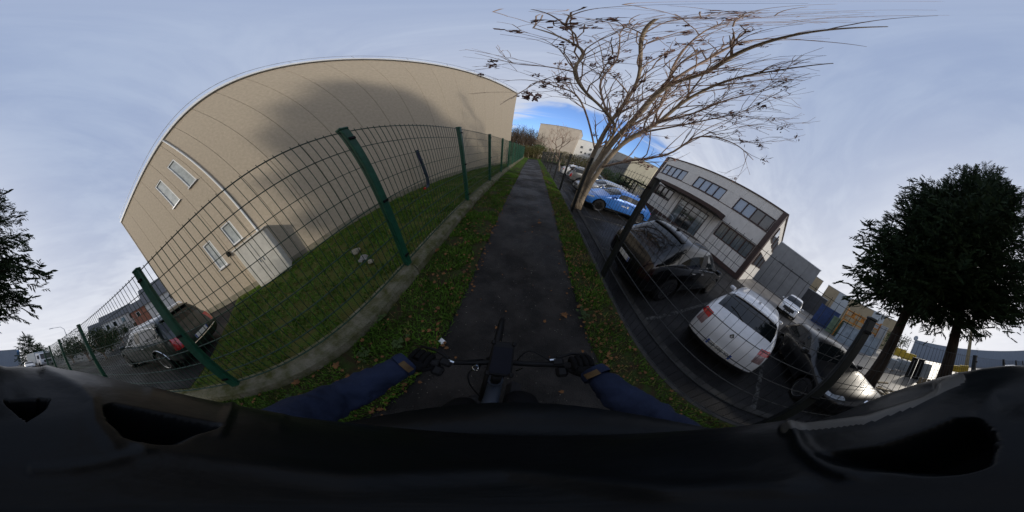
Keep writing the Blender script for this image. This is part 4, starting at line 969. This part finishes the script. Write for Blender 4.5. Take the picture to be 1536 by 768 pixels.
def car(label, kind, pos, rz, pm_, rim=None, spokes=5, plate_front=None, plate_rear=None, diamond=None, name='parked_car', group='cars parked beside the path', glass=None, tail=None, rails=False, darkroof=False):
    c = CAR[kind]; P_ = car_parts(kind); root = empty(name, pos, rz); tag(root, label, 'car' if kind != 'van' else 'van', group)
    mm = dict(body=pm_, trim=M_trim, windscreen=glass or M_cglass, side_window=glass or M_cglass, rear_window=glass or M_cglass, pillar=M_trim, grille=M_trim, head_lamp=M_head, tail_lamp=tail or M_tail, reversing_lamp=M_tailc, floor_pan=M_seam, door_gap=M_seam)
    bo = None
    for nm in ('body','trim','windscreen','rear_window','grille','floor_pan','pillar','side_window','head_lamp','tail_lamp','reversing_lamp','door_gap'):
        for s, me in P_.get(nm, []):
            m2 = me.copy() if len(me.materials) == 0 or me.materials[0] != mm[nm] else me
            if m2 is not me: m2.materials.clear(); m2.materials.append(mm[nm]); m2.polygons.foreach_set('material_index', [0]*len(m2.polygons))
            o = link({'pillar':'door_pillar','trim':'lower_trim'}.get(nm, nm), m2, root)
            if nm == 'body': bo = o
    hm_ = CACHE.setdefault('hm', None)
    if hm_ is None: q = MB(); q.box((0,0,0),(.18,.03,.03), bev=.008); hm_ = CACHE['hm'] = q
    for p in P_['handles']: h = hm_.build('door_handle', pm_, root); h.location = p
    tm, rm, dm = wheel_meshes(c['wr'], .21, spokes, rim or M_rim, (rim or M_rim).name+str(spokes))
    for ax in (c['fa'], c['ra']):
        for s in (1,-1):
            wv = link('wheel', tm, root); wv.location = (ax, s*(c['W']-.125), c['wr'])
            if s < 0: wv.rotation_euler = (0,0,math.pi)
            link('rim', rm, wv); link('brake_disc', dm, wv)
    for s in (1,-1):     # mirrors
        q = MB(); q.box((0,0,0),(.13,.20,.14), bev=.035); q.box((.01,-s*.12,-.05),(.05,.12,.03)); m_ = q.build('mirror', pm_, root); m_.location = (c['cowl']-.32, s*(c['W']+.10), c['belt']+.06)
    L2 = c['L']/2; bv = P_['bvh']
    def put_plate(end, text, z):
        h = bv.ray_cast(Vector((end*4,0,z)), Vector((-end,0,0))); x = h[0].x+end*.018
        q = MB(); q.box((0,0,0),(.012,.52,.112), bev=.004); pl_ = q.build('number_plate', M_plate, root); pl_.location = (x,0,z)
        for sy in (-1,1): q = MB(); q.box((end*.007,sy*.242,0),(.003,.034,.108)); q.build('plate_band', M_plateblue, pl_)
        if text:
            t = link('plate_text', text_mesh(text, .10), pl_); t.rotation_euler = (math.pi/2,0,math.pi/2*end); t.location = (end*.0075,0,0); t['kind'] = 'stuff'
    if plate_front is not None: put_plate(1, plate_front, .46)
    if plate_rear is not None: put_plate(-1, plate_rear, c['tail']-.34 if kind != 'hatch' else .52)
    def emblem(end, z):
        h = bv.ray_cast(Vector((end*4,0,z)), Vector((-end,0,0)))
        if not h[0]: return
        q = MB(); v = [(0,0,.062),(0,.044,0),(0,0,-.062),(0,-.044,0)]; w_ = [(0,0,.034),(0,.022,0),(0,0,-.034),(0,-.022,0)]
        q.add([(p[0]+end*.02,p[1],p[2]) for p in v]+[(p[0]+end*.025,p[1],p[2]) for p in w_]+[(p[0]-end*.01,p[1],p[2]) for p in v], [(i,(i+1)%4,4+(i+1)%4,4+i) for i in range(4)]+[(i,8+i,8+(i+1)%4,(i+1)%4) for i in range(4)])
        o = q.build('emblem', M_chrome, root); o.location = h[0]
    if diamond: emblem(diamond[0], diamond[1])
    # wiper & lower exhaust trim & antenna
    def surf_line(pts, r_, m, nme):
        out = []
        for (x, y, axis_) in pts:
            h = bv.ray_cast(Vector((x, y, 3)), Vector((0,0,-1)))
            if h[0]: out.append(h[0]+h[1]*.012)
        if len(out) > 1: q = MB(); q.tube(out, r_, 4); q.build(nme, m, root)
    surf_line([(c['hb']+.06,.03,0),(c['hb']+.14,.22,0),(c['hb']+.18,.40,0)], .009, M_trim, 'wiper')
    for y0 in (.05,-.45): surf_line([(c['cowl']-.02,y0,0),(c['cowl']-.22,y0+.28,0),(c['cowl']-.34,y0+.5,0)], .009, M_trim, 'wiper')
    surf_line([(L2-.36,y,0) for y in np.linspace(-.62,.62,9)], .004, M_seam, 'bonnet_gap')
    h = bv.ray_cast(Vector((c['rr']+.25,0,3)), Vector((0,0,-1)))
    if h[0]: q = MB(); q.box((0,0,.03),(.14,.06,.06), bev=.02); a_ = q.build('antenna_fin', M_trim if darkroof else pm_, root); a_.location = h[0]
    # spoiler lip above the rear glass
    hp = bv.ray_cast(Vector((c['rr']+.02,0,3)), Vector((0,0,-1)))
    if hp[0] and kind != 'van':
        q = MB(); n = 10; zz = []
        for k in range(n+1):
            y = (-.62+1.24*k/n)*c['W']; hh = bv.ray_cast(Vector((c['rr']+.06,y,3)), Vector((0,0,-1)))
            zz.append(hh[0] if hh[0] else Vector((c['rr'],y,c['H']-.1)))
        for k, p in enumerate(zz): q.v += [(p.x+.05,p.y,p.z+.004),(p.x-.16,p.y*.97,p.z-.022),(p.x-.16,p.y*.97,p.z-.05),(p.x+.03,p.y,p.z-.02)]
        q.f = [(4*k+a,4*(k+1)+a,4*(k+1)+(a+1)%4,4*k+(a+1)%4) for k in range(n) for a in range(4)]+[(0,1,2,3),(4*n+3,4*n+2,4*n+1,4*n)]; q.mi = [0]*len(q.f)
        q.build('roof_spoiler', M_trim if darkroof else pm_, root, True)
    if rails:
        for s in (1,-1): q = MB(); q.tube([(c['rf']-.25,s*.70*c['W'],c['H']-.08),(c['rf']-.35,s*.70*c['W'],c['H']+.0),(c['rr']+.3,s*.70*c['W'],c['H']-.02),(c['rr']+.2,s*.70*c['W'],c['H']-.1)], .018, 6); q.build('roof_rail', M_alu, root)
    return root
p_white = paint('white_car_paint', (.80,.81,.83)); p_black = paint('black_car_paint', (.004,.0042,.005), rough=.2, spec=.35); p_dark = mat('dark_grey_car_paint', (.007,.008,.010), .30, .05, 3, spec=.3, coat=.45); p_blue = paint('blue_car_paint', (.035,.16,.52), metal=.15)
p_silver = paint('silver_car_paint', (.38,.39,.40), metal=.5); p_grey = paint('grey_car_paint', (.20,.20,.20), metal=.4); p_dgreen = paint('dark_green_car_paint', (.010,.017,.017))
car('white hatchback parked with its rear to the path', 'hatch', (4.84,-.12,PARK), 0, p_white, plate_rear='CD 505 YX', diamond=(-1,.86), spokes=6)
car('black crossover parked rear to the path, left of white hatchback', 'suv', (4.50,2.52,PARK), 0, p_black, rim=M_rimd, plate_rear='', spokes=7, darkroof=True, tail=mat('smoked_lamp', (.018,.006,.006), .1, .3, 20, coat=1))
car('dark grey hatchback facing the path under the conifers', 'hatch', (4.62,-2.58,PARK), math.pi+R(10), p_dark, rim=M_rim, plate_front='', diamond=(1,.62), spokes=5)
bc = car('bright blue hatchback facing the path beside the bare tree', 'coupe', (4.72,8.15,PARK), math.pi, p_blue, rim=M_rimd, plate_front='', spokes=5)
# white door sign on the blue car
for (x, z, w_, h) in ((-.12,.70,.09,.05),(-.02,.70,.07,.05),(.08,.70,.07,.05),(.24,.72,.12,.12)):
    hit = CACHE['coupe']['bvh'].ray_cast(Vector((-x,3,z)), Vector((0,-1,0)))[0]
    q = MB(); q.box((0,0,0),(w_,.006,h), bev=.002); o = q.build('door_sign', M_white, bc); o.location = hit
car('silver saloon-like car facing the path behind the blue one', 'coupe', (4.95,10.85,PARK), math.pi, p_silver, plate_front='', spokes=5)
car('grey estate car with red tail lamp behind the bare tree', 'estate', (5.35,14.9,PARK), 0, p_grey, plate_rear='', spokes=5, rails=True)
car('far white hatchback at the end of the bays', 'hatch', (5.0,18.3,PARK), 0, p_white, plate_rear='', spokes=6)
car('white panel van parked across the yard before the concrete hall', 'van', (16.0,-3.1,PARK), math.pi-R(12), p_white, plate_front='', spokes=5, group='vans in the yard')
car('dark green estate car with roof rails behind the green fence', 'estate', (-4.00,-4.95,.055), -math.pi/2-R(13), p_dgreen, plate_rear='', spokes=5, rails=True, group='cars behind the green fence')
gc = [o for o in bpy.data.objects if o.get('label','').startswith('dark green estate')][0]; gv = CACHE['estate']; gb = gv['bvh']; cc = CAR['estate']
for s_ in (1,-1):
    pts = []
    for (x, z) in [(cc['cowl']-.30,1.03),(.2,1.03),(-.6,1.03),(-1.4,1.05),(-1.82,1.10),(-1.86,1.2),(-1.72,1.36),(-1.0,1.44),(-.2,1.45),(.3,1.38)]:
        h_ = gb.ray_cast(Vector((x, s_*3, z)), Vector((0,-s_,0)))
        if h_[0]: pts.append(h_[0]+h_[1]*.008)
    q = MB(); q.tube(smooth_path(pts, 3), .014, 5); q.build('window_trim', M_chrome, gc)
    q = MB(); q.tube([Vector((cc['ra']+math.cos(t)*.40, s_*(cc['W']-.005), .35+math.sin(t)*.40)) for t in np.linspace(R(10),R(170),12)], .014, 5); q.build('arch_trim', M_chrome, gc)
pts = []
for y in np.linspace(-.62,.62,9):
    h_ = gb.ray_cast(Vector((-4, y, .50)), Vector((1,0,0)))
    if h_[0]: pts.append(h_[0]+h_[1]*.01)
q = MB(); q.tube(pts, .018, 5); q.build('bumper_trim', M_chrome, gc)
car('white van seen beyond the rear fence posts', 'van', (*azel(170,26)[:2],PARK), R(100), p_white, plate_front='', spokes=5, group='vans in the yard')
car('small pale car on the road beside the white truck', 'hatch', (*azel(-178.2,33)[:2],-.03), R(92), p_silver, plate_front='', group='cars on the road behind')

# truck on the road behind
tk = empty('white_truck', (*azel(-174.6, 35)[:2], -.03), R(-90+14+180)); tag(tk, 'white box truck with dark windscreen on the road behind', 'truck')
q = MB(); q.add([(1.0,-1.2,.5),(3.0,-1.2,.5),(3.05,-1.2,1.4),(2.75,-1.15,2.75),(1.0,-1.15,2.85),(1.0,1.2,.5),(3.0,1.2,.5),(3.05,1.2,1.4),(2.75,1.15,2.75),(1.0,1.15,2.85)], [(0,1,2,3,4),(9,8,7,6,5),(1,6,7,2),(2,7,8,3),(3,8,9,4),(0,4,9,5),(0,5,6,1)])
q.build('cab', p_white, tk); prt('cargo_box', M_pale, tk, ((-1.6,0,1.95),(4.9,2.45,2.3)), bev=.04); prt('chassis', M_trim, tk, ((-.4,0,.6),(6.6,.9,.25)))
q = MB(); q.add([(3.06,-1.02,1.5),(3.06,1.02,1.5),(2.83,.98,2.55),(2.83,-.98,2.55)], [(0,1,2,3)]); q.build('windscreen', M_cglass, tk)
for s in (-1,1):
    prt('side_window', M_cglass, tk, ((2.2,s*1.19,2.0),(.9,.04,.7))); prt('head_lamp', M_head, tk, ((3.03,s*.9,.85),(.06,.4,.2)), bev=.02); prt('mirror', M_trim, tk, ((2.95,s*1.42,2.0),(.12,.2,.5)), bev=.03)
prt('grille', M_trim, tk, ((3.05,0,1.05),(.05,1.3,.5))); prt('bumper', M_greyw, tk, ((3.05,0,.55),(.12,2.3,.3)), bev=.03)
tm, rm, dm = wheel_meshes(.48, .30, 8, M_rim, 'truck')
for x in (2.1,-2.6):
    for s in (1,-1):
        wv = link('wheel', tm, tk); wv.location = (x, s*1.05, .48); wv.rotation_euler = (0,0,0 if s > 0 else math.pi); link('rim', rm, wv)

# ------------------------------------------------------------------ bicycle
bk = empty('bicycle', (0,0,0)); tag(bk, 'dark bicycle with phone on its handlebar ridden along the path', 'bicycle')
BX = -.005
M_frame = mat('blue_grey_frame', (.030,.038,.052), .55, .15, 12, spec=.3); M_tyre = M_rubber
M_screen = mat('phone_screen', (.005,.0055,.010), .4, .1, 5, spec=.12)
FH, RH = Vector((-.05,.39,.345)), Vector((0,-.54,.345)); HT, HB = Vector((BX,.12,.93)), Vector((-.012,.20,.66)); BB = Vector((0,-.12,.29)); ST = Vector((0,-.30,.72))
def tb(nme, pts, r, m, parent=bk, n=10): q = MB(); q.tube(pts, r, n); return q.build(nme, m, parent, True)
tb('top_tube', [HT+Vector((0,-.01,-.06)), (0,-.09,.83), ST], [.030,.031,.028], M_frame); tb('down_tube', [HB, BB], .032, M_frame); tb('seat_tube', [BB, ST, ST+Vector((0,-.03,.08))], .026, M_frame); tb('head_tube', [HB, HT], .030, M_frame)
for s in (-1,1):
    tb('seat_stay', [ST+Vector((s*.02,0,-.02)), RH+Vector((s*.06,0,0))], .012, M_frame); tb('chain_stay', [BB+Vector((s*.03,0,0)), RH+Vector((s*.06,0,0))], .014, M_frame); tb('fork_blade', [HB+Vector((s*.03,0,0)), HB+Vector((s*.055,.09,-.10)), FH+Vector((s*.05,0,0))], .015, M_black)
for nm, hub in (('front_wheel', FH), ('rear_wheel', RH)):
    q = MB(); n = 40
    for k in range(n):
        pass
    ring = [hub+Vector((0,math.cos(t)*.325,math.sin(t)*.325)) for t in np.linspace(0,2*math.pi,49)]
    q.tube(ring, .021, 8, False); wv = q.build(nm, M_tyre, bk, True)
    q = MB(); q.tube([hub+Vector((0,math.cos(t)*.298,math.sin(t)*.298)) for t in np.linspace(0,2*math.pi,49)], .012, 6, False); q.build('rim', M_black, wv, True)
    q = MB()
    for k in range(24): t = 2*math.pi*k/24; q.tube([hub+Vector(((.03 if k % 2 else -.03),0,0)), hub+Vector((0,math.cos(t)*.297,math.sin(t)*.297))], .0012, 3, False)
    q.build('spokes', M_chrome, wv); q = MB(); q.lathe([(.015,-.05),(.028,-.035),(.018,0),(.028,.035),(.015,.05)], 12, hub, 'x'); q.build('hub', M_black, wv)
q = MB(); q.tube([(-.05,math.cos(t)*.36+.39,math.sin(t)*.36+.345) for t in np.linspace(R(35),R(190),14)], .022, 6); q.build('mudguard', M_black, bk, True)
tb('steerer', [HT, (BX,.135,1.0)], .020, M_black); tb('stem', [(BX,.13,.985),(BX,.20,1.0)], .019, M_black)
LG, RG = Vector((-.30,.115,.995)), Vector((.315,.195,.995))
tb('handlebar', [LG+Vector((-.04,-.008,0)), LG, (-.14,.165,1.0), (BX-.03,.195,1.0), (.05,.205,1.0), (.16,.205,1.0), RG, RG+Vector((.04,0,0))], .0125, M_black)
for s, g_ in ((-1,LG),(1,RG)):
    dv = Vector((s*.998,-.10*(1 if s<0 else .05)*1,0)).normalized()
    tb('grip', [g_-dv*.075, g_+dv*.055], .0175, M_rubber); gp0 = g_-dv*.085
    lv = tb('brake_lever', [gp0+Vector((0,.01,0)), gp0+Vector((-s*.01,.045,.0)), gp0+Vector((s*.06,.065,-.008)), gp0+Vector((s*.13,.055,-.01))], .0075, M_black)
    q = MB(); q.tube([gp0+Vector((-s*.045,.028,.012)), gp0+Vector((-s*.022,.03,.012))], .0085, 8); q.build('cable_adjuster', M_chrome, lv)
    q = MB(); q.box(gp0+Vector((-s*.012,.02,.005)), (.05,.04,.03), bev=.008); q.build('lever_clamp', M_black, lv)
    q = MB(); q.box(gp0+Vector((-s*.0,-.03,.0)), (.045,.05,.03), bev=.01); q.build('shifter', M_black, bk)
    tb('brake_cable', smooth_path([gp0+Vector((-s*.045,.028,.012)), gp0+Vector((-s*.13,.07,.02)), (BX+s*.05,.20,.95), (BX+s*.03,.19,.78), (BX+s*.03,.1,.6)], 5), .003, M_black, n=5)
ph = empty('phone', (BX+.004,.205,1.045)); tag(ph, 'black smartphone clipped to the middle of the handlebar', 'phone')
ph.rotation_euler = (R(12),0,R(2))
prt('phone_case', M_black, ph, ((0,0,0),(.086,.155,.014)), bev=.005); prt('screen', M_screen, ph, ((0,-.008,.0085),(.072,.118,.004)), bev=.001); prt('mount_arm', M_black, ph, ((0,0,-.022),(.05,.06,.03)), bev=.008)
for sx in (-1,1):
    for sy in (-1,1): prt('corner_clamp', M_black, ph, ((sx*.040,sy*.070,.004),(.018,.022,.022)), bev=.005)
bell = empty('bell', (-.085,.150,1.015)); tag(bell, 'small round chrome bell left of the phone', 'bell')
q = MB(); q.lathe([(.016,0),(.0155,.006),(.011,.012),(.003,.014)], 16); q.build('dome', M_chrome, bell, True); q = MB(); q.lathe([(.010,.0121),(.010,.0135),(.002,.0145)], 12); q.build('dome_ring', M_black, bell)
prt('bracket', M_black, bell, ((0,.01,-.01),(.016,.03,.012)), bev=.003)
tb('cable_loop', smooth_path([(-.07,.17,1.0),(-.105,.13,.98),(-.09,.08,.95),(-.04,.03,.88)], 5), .0035, M_black, n=5)
q = MB(); q.tube([(.058,.165,1.01),(.080,.180,1.012)], .004, 6); q.build('chrome_pin', M_chrome, bk)
q = MB()
for k in range(9):
    pass
sp = [(0,-.62,.985,.012),(0,-.56,.985,.07),(0,-.50,.99,.085),(0,-.42,.985,.05),(0,-.34,.98,.024),(0,-.30,.975,.015)]
for (x, y, z, w_) in sp: q.v += [(x-w_,y,z-.03),(x-w_*.8,y,z),(x,y,z+.012),(x+w_*.8,y,z),(x+w_,y,z-.03)]
q.f = [(5*k+a,5*k+a+1,5*k+a+6,5*k+a+5) for k in range(5) for a in range(4)]+[(5*k,5*k+5,5*k+9,5*k+4) for k in range(5)]; q.mi = [0]*len(q.f); so = q.build('saddle', M_black, bk, True); so.location = (0,-.02,.01)
tb('seat_post', [ST, (0,-.42,.97)], .0145, M_black); q = MB(); q.lathe([(.09,.045),(.095,.05),(.09,.055)], 24, BB, 'x'); q.build('chainring', M_black, bk)
for s, ang in ((1,R(70)),(-1,R(250))):
    e = BB+Vector((s*.075,math.cos(ang)*.17,-math.sin(ang)*.17+ .0)); tb('crank_arm', [BB+Vector((s*.06,0,0)), e], .011, M_black); q = MB(); q.box(e+Vector((s*.05,0,0)),(.09,.07,.02), bev=.006); q.build('pedal', M_black, bk)

# ------------------------------------------------------------------ rider
M_jacket = mat('navy_jacket', (.013,.020,.045), .85, .25, 6, 1.0, 9); M_trouser = mat('dark_trousers', (.006,.0062,.007), .9, .2, 8, .4, 20); M_glove = mat('black_glove', (.003,.003,.0034), .85, .3, 30, .3, 60)
M_tab = mat('tan_strap', (.095,.060,.028), .8, .2, 20); M_skin = mat('skin', (.42,.26,.19), .6, .1, 10); M_shoe = mat('dark_shoe', (.02,.02,.022), .7, .2, 12)
def skin_mesh(name, verts, edges, rad, m, parent=None, root_i=0, sub=2):
    bm = bmesh.new(); ly = bm.verts.layers.skin.verify(); bv_ = []
    for i, (v, r_) in enumerate(zip(verts, rad)):
        q = bm.verts.new(tuple(v)); q[ly].radius = r_ if isinstance(r_, tuple) else (r_, r_); q[ly].use_root = (i == root_i); bv_.append(q)
    for (a_, b_) in edges: bm.edges.new((bv_[a_], bv_[b_]))
    me = bpy.data.meshes.new(name); bm.to_mesh(me); bm.free()
    o = link('tmp', me); o.modifiers.new('k','SKIN').use_smooth_shade = True; s_ = o.modifiers.new('s','SUBSURF'); s_.levels = sub; s_.render_levels = sub
    dg = bpy.context.evaluated_depsgraph_get(); m2 = bpy.data.meshes.new_from_object(o.evaluated_get(dg)); bpy.data.objects.remove(o)
    m2.materials.clear(); m2.materials.append(m); m2.polygons.foreach_set('use_smooth', [True]*len(m2.polygons)); return link(name, m2, parent)
rd = None
down = MC @ Vector((0,0,-1)); fwd = MC @ Vector((0,1,0)); rgt = MC @ Vector((1,0,0)); C0 = Vector((0,0,CAMH))
headc = C0 + down*.225 - fwd*.055
neck = headc + Vector((0,-.10,-.16)); pel = Vector((0,-.47,.98))
J = [pel, (0,-.46,1.10), (0,-.42,1.22), (0,-.37,1.32), neck, headc,
     (-.17,-.35,1.335), (-.275,-.31,1.24), (-.375,-.225,1.085), (-.365,-.06,1.045), (-.335,.060,1.025),
     (.17,-.35,1.335), (.275,-.29,1.24), (.405,-.145,1.09), (.375,.02,1.05), (.345,.135,1.028),
     (-.10,-.44,.95), (-.125,-.20,.80), (-.10,-.02,.68), (-.10,-.10,.42), (-.10,-.19,.17), (-.11,-.08,.10),
     (.10,-.44,.95), (.125,-.18,.90), (.10,.05,.86), (.10,.02,.62), (.10,-.04,.40), (.11,.07,.345)]
E_ = [(0,1),(1,2),(2,3),(3,4),(4,5),(3,6),(6,7),(7,8),(8,9),(9,10),(3,11),(11,12),(12,13),(13,14),(14,15),(0,16),(16,17),(17,18),(18,19),(19,20),(20,21),(0,22),(22,23),(23,24),(24,25),(25,26),(26,27)]
Rr = [(.15,.12),(.15,.12),(.16,.115),(.14,.10),.055,.075,(.085,.085),.080,.078,.070,.054,(.085,.085),.080,.078,.070,.054,.09,.082,.062,.055,.04,.04,.09,.082,.062,.055,.04,.04]
body = skin_mesh('person', J, E_, Rr, M_jacket, None, 0, 3); tag(body, 'cyclist in navy jacket and black gloves leaning over the handlebar', 'person')
body.data.materials.append(M_trouser); body.data.materials.append(M_skin)
mi = []
for p in body.data.polygons:
    c = p.center; mi.append(1 if c.z < .99 and not (abs(c.x) > .2 and c.y > -.3) else (2 if (c-Vector(headc)).length < .12 else 0))
body.data.polygons.foreach_set('material_index', mi)
for v in body.data.vertices:      # cloth creases along the sleeves
    if abs(v.co.x) > .2 and v.co.z > .9:
        n_v = mnoise.noise(Vector((v.co.x*7, v.co.y*16, v.co.z*20)))+.6*mnoise.noise(Vector((v.co.x*20, v.co.y*40, v.co.z*30))); v.co += v.normal*n_v*.014
# gloves with five fingers closed on the grips
for s, g_ in ((-1,LG),(1,RG)):
    V = []; E2 = []; Rd = []
    wrist = Vector(J[10 if s < 0 else 15])+Vector((0,-.01,0)); V.append(wrist); Rd.append(.036)
    palm = g_+Vector((-s*.0,-.040,.012)); V.append(palm); Rd.append((.054,.034)); E2.append((0,1))
    for k, off in enumerate((-.036,-.012,.012,.036)):
        L = (.030,.033,.032,.027)[k]; base = palm+Vector((-s*off,.018,.012)); i0 = len(V)
        V += [base, g_+Vector((-s*off,.012,.028)), g_+Vector((-s*off,.012+L,.008)), g_+Vector((-s*off,.024,-.020)), g_+Vector((-s*off,.002,-.026))]; Rd += [.0145,.013,.0125,.0115,.010]; E2 += [(1,i0),(i0,i0+1),(i0+1,i0+2),(i0+2,i0+3),(i0+3,i0+4)]
    i0 = len(V); V += [palm+Vector((-s*.045,.005,-.004)), g_+Vector((-s*.070,.0,-.014)), g_+Vector((-s*.070,.024,-.018))]; Rd += [.013,.012,.010]; E2 += [(1,i0),(i0,i0+1),(i0+1,i0+2)]
    gl = skin_mesh('glove', V, E2, Rd, M_glove, body, 1, 2)
    # cuff and tan wrist strap
    a_, b_ = Vector(J[9 if s < 0 else 14]), Vector(J[10 if s < 0 else 15]); dv = (b_-a_).normalized()
    q = MB(); q.tube([b_-dv*.025, b_-dv*.006, b_+dv*.018], [.058,.060,.054], 18, False); q.build('cuff', M_jacket, body, True)
    q = MB(); ax = dv.cross(Vector((0,0,1))).normalized()*(-s); t0 = []
    for k in range(7):
        an = R(25+9*k); o_ = (ax*-math.cos(an)*-1+Vector((0,0,1))*math.sin(an))
        c_ = b_-dv*.004+o_*.0625; t0 += [tuple(c_-dv*.013), tuple(c_+dv*.013)]
    q.add(t0, [(2*k,2*k+2,2*k+3,2*k+1) for k in range(6)]); st_ = q.build('wrist_strap', M_tab, body)
for s, e in ((-1,J[21]),(1,J[27])):
    q = MB(); e = Vector(e); q.box(e+Vector((0,.02,-.03)),(.09,.26,.075), bev=.03); q.build('shoe', M_shoe, body)

# ------------------------------------------------------------------ helmet (below the camera, modelled in the head's own frame)
hl = empty('cycling_helmet', C0); hl.matrix_world = Matrix.Translation(C0) @ MC.to_4x4(); tag(hl, 'dark vented cycling helmet of the rider filling the lower view', 'helmet')
M_shell = mat('matt_helmet_shell', (.0042,.0052,.0060), .36, .2, 14, .06, 60, spec=.16); M_liner = mat('helmet_liner', (.003,.003,.003), .9, .2, 20); M_pad = mat('helmet_trim', (.012,.012,.013), .55, .2, 12)
hc = Vector((-.006,-.040,-.186)); ha, hb_, hcz = .108, .121, .118
vent_poly = [([(8,600),(70,600),(62,617),(47,626),(25,618)],.030),([(163,607),(215,617),(322,638),(285,648),(247,665),(210,658),(183,640),(168,622)],.032),([(1250,683),(1330,672),(1400,648),(1440,630),(1462,629),(1474,645),(1478,675),(1462,704),(1420,708),(1340,702),(1285,695)],.032)]
dents = [(36,600,70,30,0,.010),(1536,605,45,26,0,.008)]
ridges = [([(70,556),(122,584),(138,600),(142,632),(170,668)],.0045,9),([(50,704),(110,701),(170,690),(216,674)],.0045,7),([(1150,614),(1260,604),(1350,588),(1445,566),(1536,545)],.004,8),([(1180,646),(1300,632),(1372,606),(1442,572)],.005,8),([(1190,628),(1300,612),(1400,586)],-.006,8),([(1540,588),(1492,588),(1470,622),(1486,668)],.0045,12),([(1192,640),(1205,672),(1240,700),(1290,715)],.005,10),([(330,650),(350,600),(362,585)],.003,7),([(215,676),(320,690),(520,715),(760,705),(1000,735),(1200,728)],.004,14),([(230,588),(330,606),(420,632)],.003,12)]
def segd(px, py, a, b):
    ax, ay = a; bx, by = b; dx, dy = bx-ax, by-ay; t = max(0, min(1, ((px-ax)*dx+(py-ay)*dy)/(dx*dx+dy*dy+1e-9))); return math.hypot(px-ax-t*dx, py-ay-t*dy)
nT, nP = 190, 560
TH, PH = np.meshgrid(R(.05)+R(117.5)*np.arange(nT+1)/nT, 2*math.pi*np.arange(nP)/nP, indexing='ij')
NRM = np.stack([np.sin(TH)*np.sin(PH), np.sin(TH)*np.cos(PH), np.cos(TH)], -1); RX = 1+.05*np.cos(2*PH)
HP = np.array(hc)+NRM*np.stack([ha*RX, np.full_like(RX, hb_), np.full_like(RX, hcz)], -1)
LEN = np.linalg.norm(HP, axis=-1); PX = 768+np.arctan2(HP[...,0], HP[...,1])/math.pi*768; PY = 384-np.arcsin(HP[...,2]/LEN)/math.pi*768
DEP = np.zeros_like(PX); DSP = np.zeros_like(PX)
def inpoly(X, Y, P_):
    ins = np.zeros(X.shape, bool); n = len(P_)
    for i in range(n):
        (x0, y0), (x1, y1) = P_[i], P_[(i+1) % n]
        ins ^= ((y0 > Y) != (y1 > Y)) & (X < (x1-x0)*(Y-y0)/(y1-y0+1e-9)+x0)
    return ins
for P_, d_ in vent_poly: DEP = np.maximum(DEP, inpoly(PX, PY, P_)*1.0)
for (vx, vy, rx_, ry_, ro, am) in dents:
    for wrap in (0,-1536,1536): DSP -= am*np.exp(-(((PX-vx+wrap)/rx_)**2+((PY-vy)/ry_)**2)**2)
RIM_GLINT = np.zeros_like(PX)
for ri, (rdg, am, wd) in enumerate(ridges):
    for wrap in (0,-1536,1536):
        D = np.full_like(PX, 1e9)
        for k in range(len(rdg)-1):
            ax, ay = rdg[k]; dx, dy = rdg[k+1][0]-ax, rdg[k+1][1]-ay; t_ = np.clip(((PX+wrap-ax)*dx+(PY-ay)*dy)/(dx*dx+dy*dy), 0, 1); D = np.minimum(D, np.hypot(PX+wrap-ax-t_*dx, PY-ay-t_*dy))
        DSP += am*np.exp(-(D/wd)**2)*(D < 60)
        if ri == 3: RIM_GLINT = np.maximum(RIM_GLINT, (D < 7)*1.0)
for _ in range(2):
    DEP = (DEP+np.roll(DEP,1,1)+np.roll(DEP,-1,1)+np.roll(DEP,2,1)+np.roll(DEP,-2,1))/5; Dp = DEP.copy(); DEP[1:-1] = (Dp[:-2]+2*Dp[1:-1]+Dp[2:])/4
HV = HP+NRM*((DSP*np.sin(np.minimum(1.57,TH)))*(1-DEP)-DEP*.034)[...,None]
HV = HV.reshape(-1,3); DEP = DEP.reshape(-1)
hf = [(i*nP+j, i*nP+(j+1)%nP, (i+1)*nP+(j+1)%nP, (i+1)*nP+j) for i in range(nT) for j in range(nP)]
q = MB(); q.add(HV.tolist(), hf); RIM_GLINT = RIM_GLINT.reshape(-1); q.mi = [1 if DEP[list(f)].sum() > 3.0 else (2 if RIM_GLINT[f[0]] else 0) for f in hf]
q.build('shell', [M_shell, M_liner, mat('painted_rim_glint', (.055,.052,.045), .5, .2, 20)], hl, True)  # third material: reflected light along the rim painted as a paler shell colour
# visor at the front and camera mount on top
q = MB(); n = 18
for k in range(n+1):
    t = -1+2*k/n; an = t*R(62); rr = .172-.040*abs(t)**2.2
    for (r0, z0) in ((.108,-.190),(rr,-.178),(rr+.004,-.183),(.108,-.200)): q.v.append((math.sin(an)*r0*.86, math.cos(an)*r0-.030, z0-.012*t*t))
q.f = [(4*k+a,4*k+4+a,4*k+4+(a+1)%4,4*k+(a+1)%4) for k in range(n) for a in range(4)]+[(0,1,2,3),(4*n+3,4*n+2,4*n+1,4*n)]; q.mi = [0]*len(q.f); q.build('visor', M_shell, hl, True)
q = MB()
for s in (-1,1): q.tube(smooth_path([(s*.115,-.06,-.22),(s*.105,-.04,-.30),(s*.06,.0,-.38),(0,.02,-.40)],5), .006, 5)
q.build('strap', M_liner, hl)
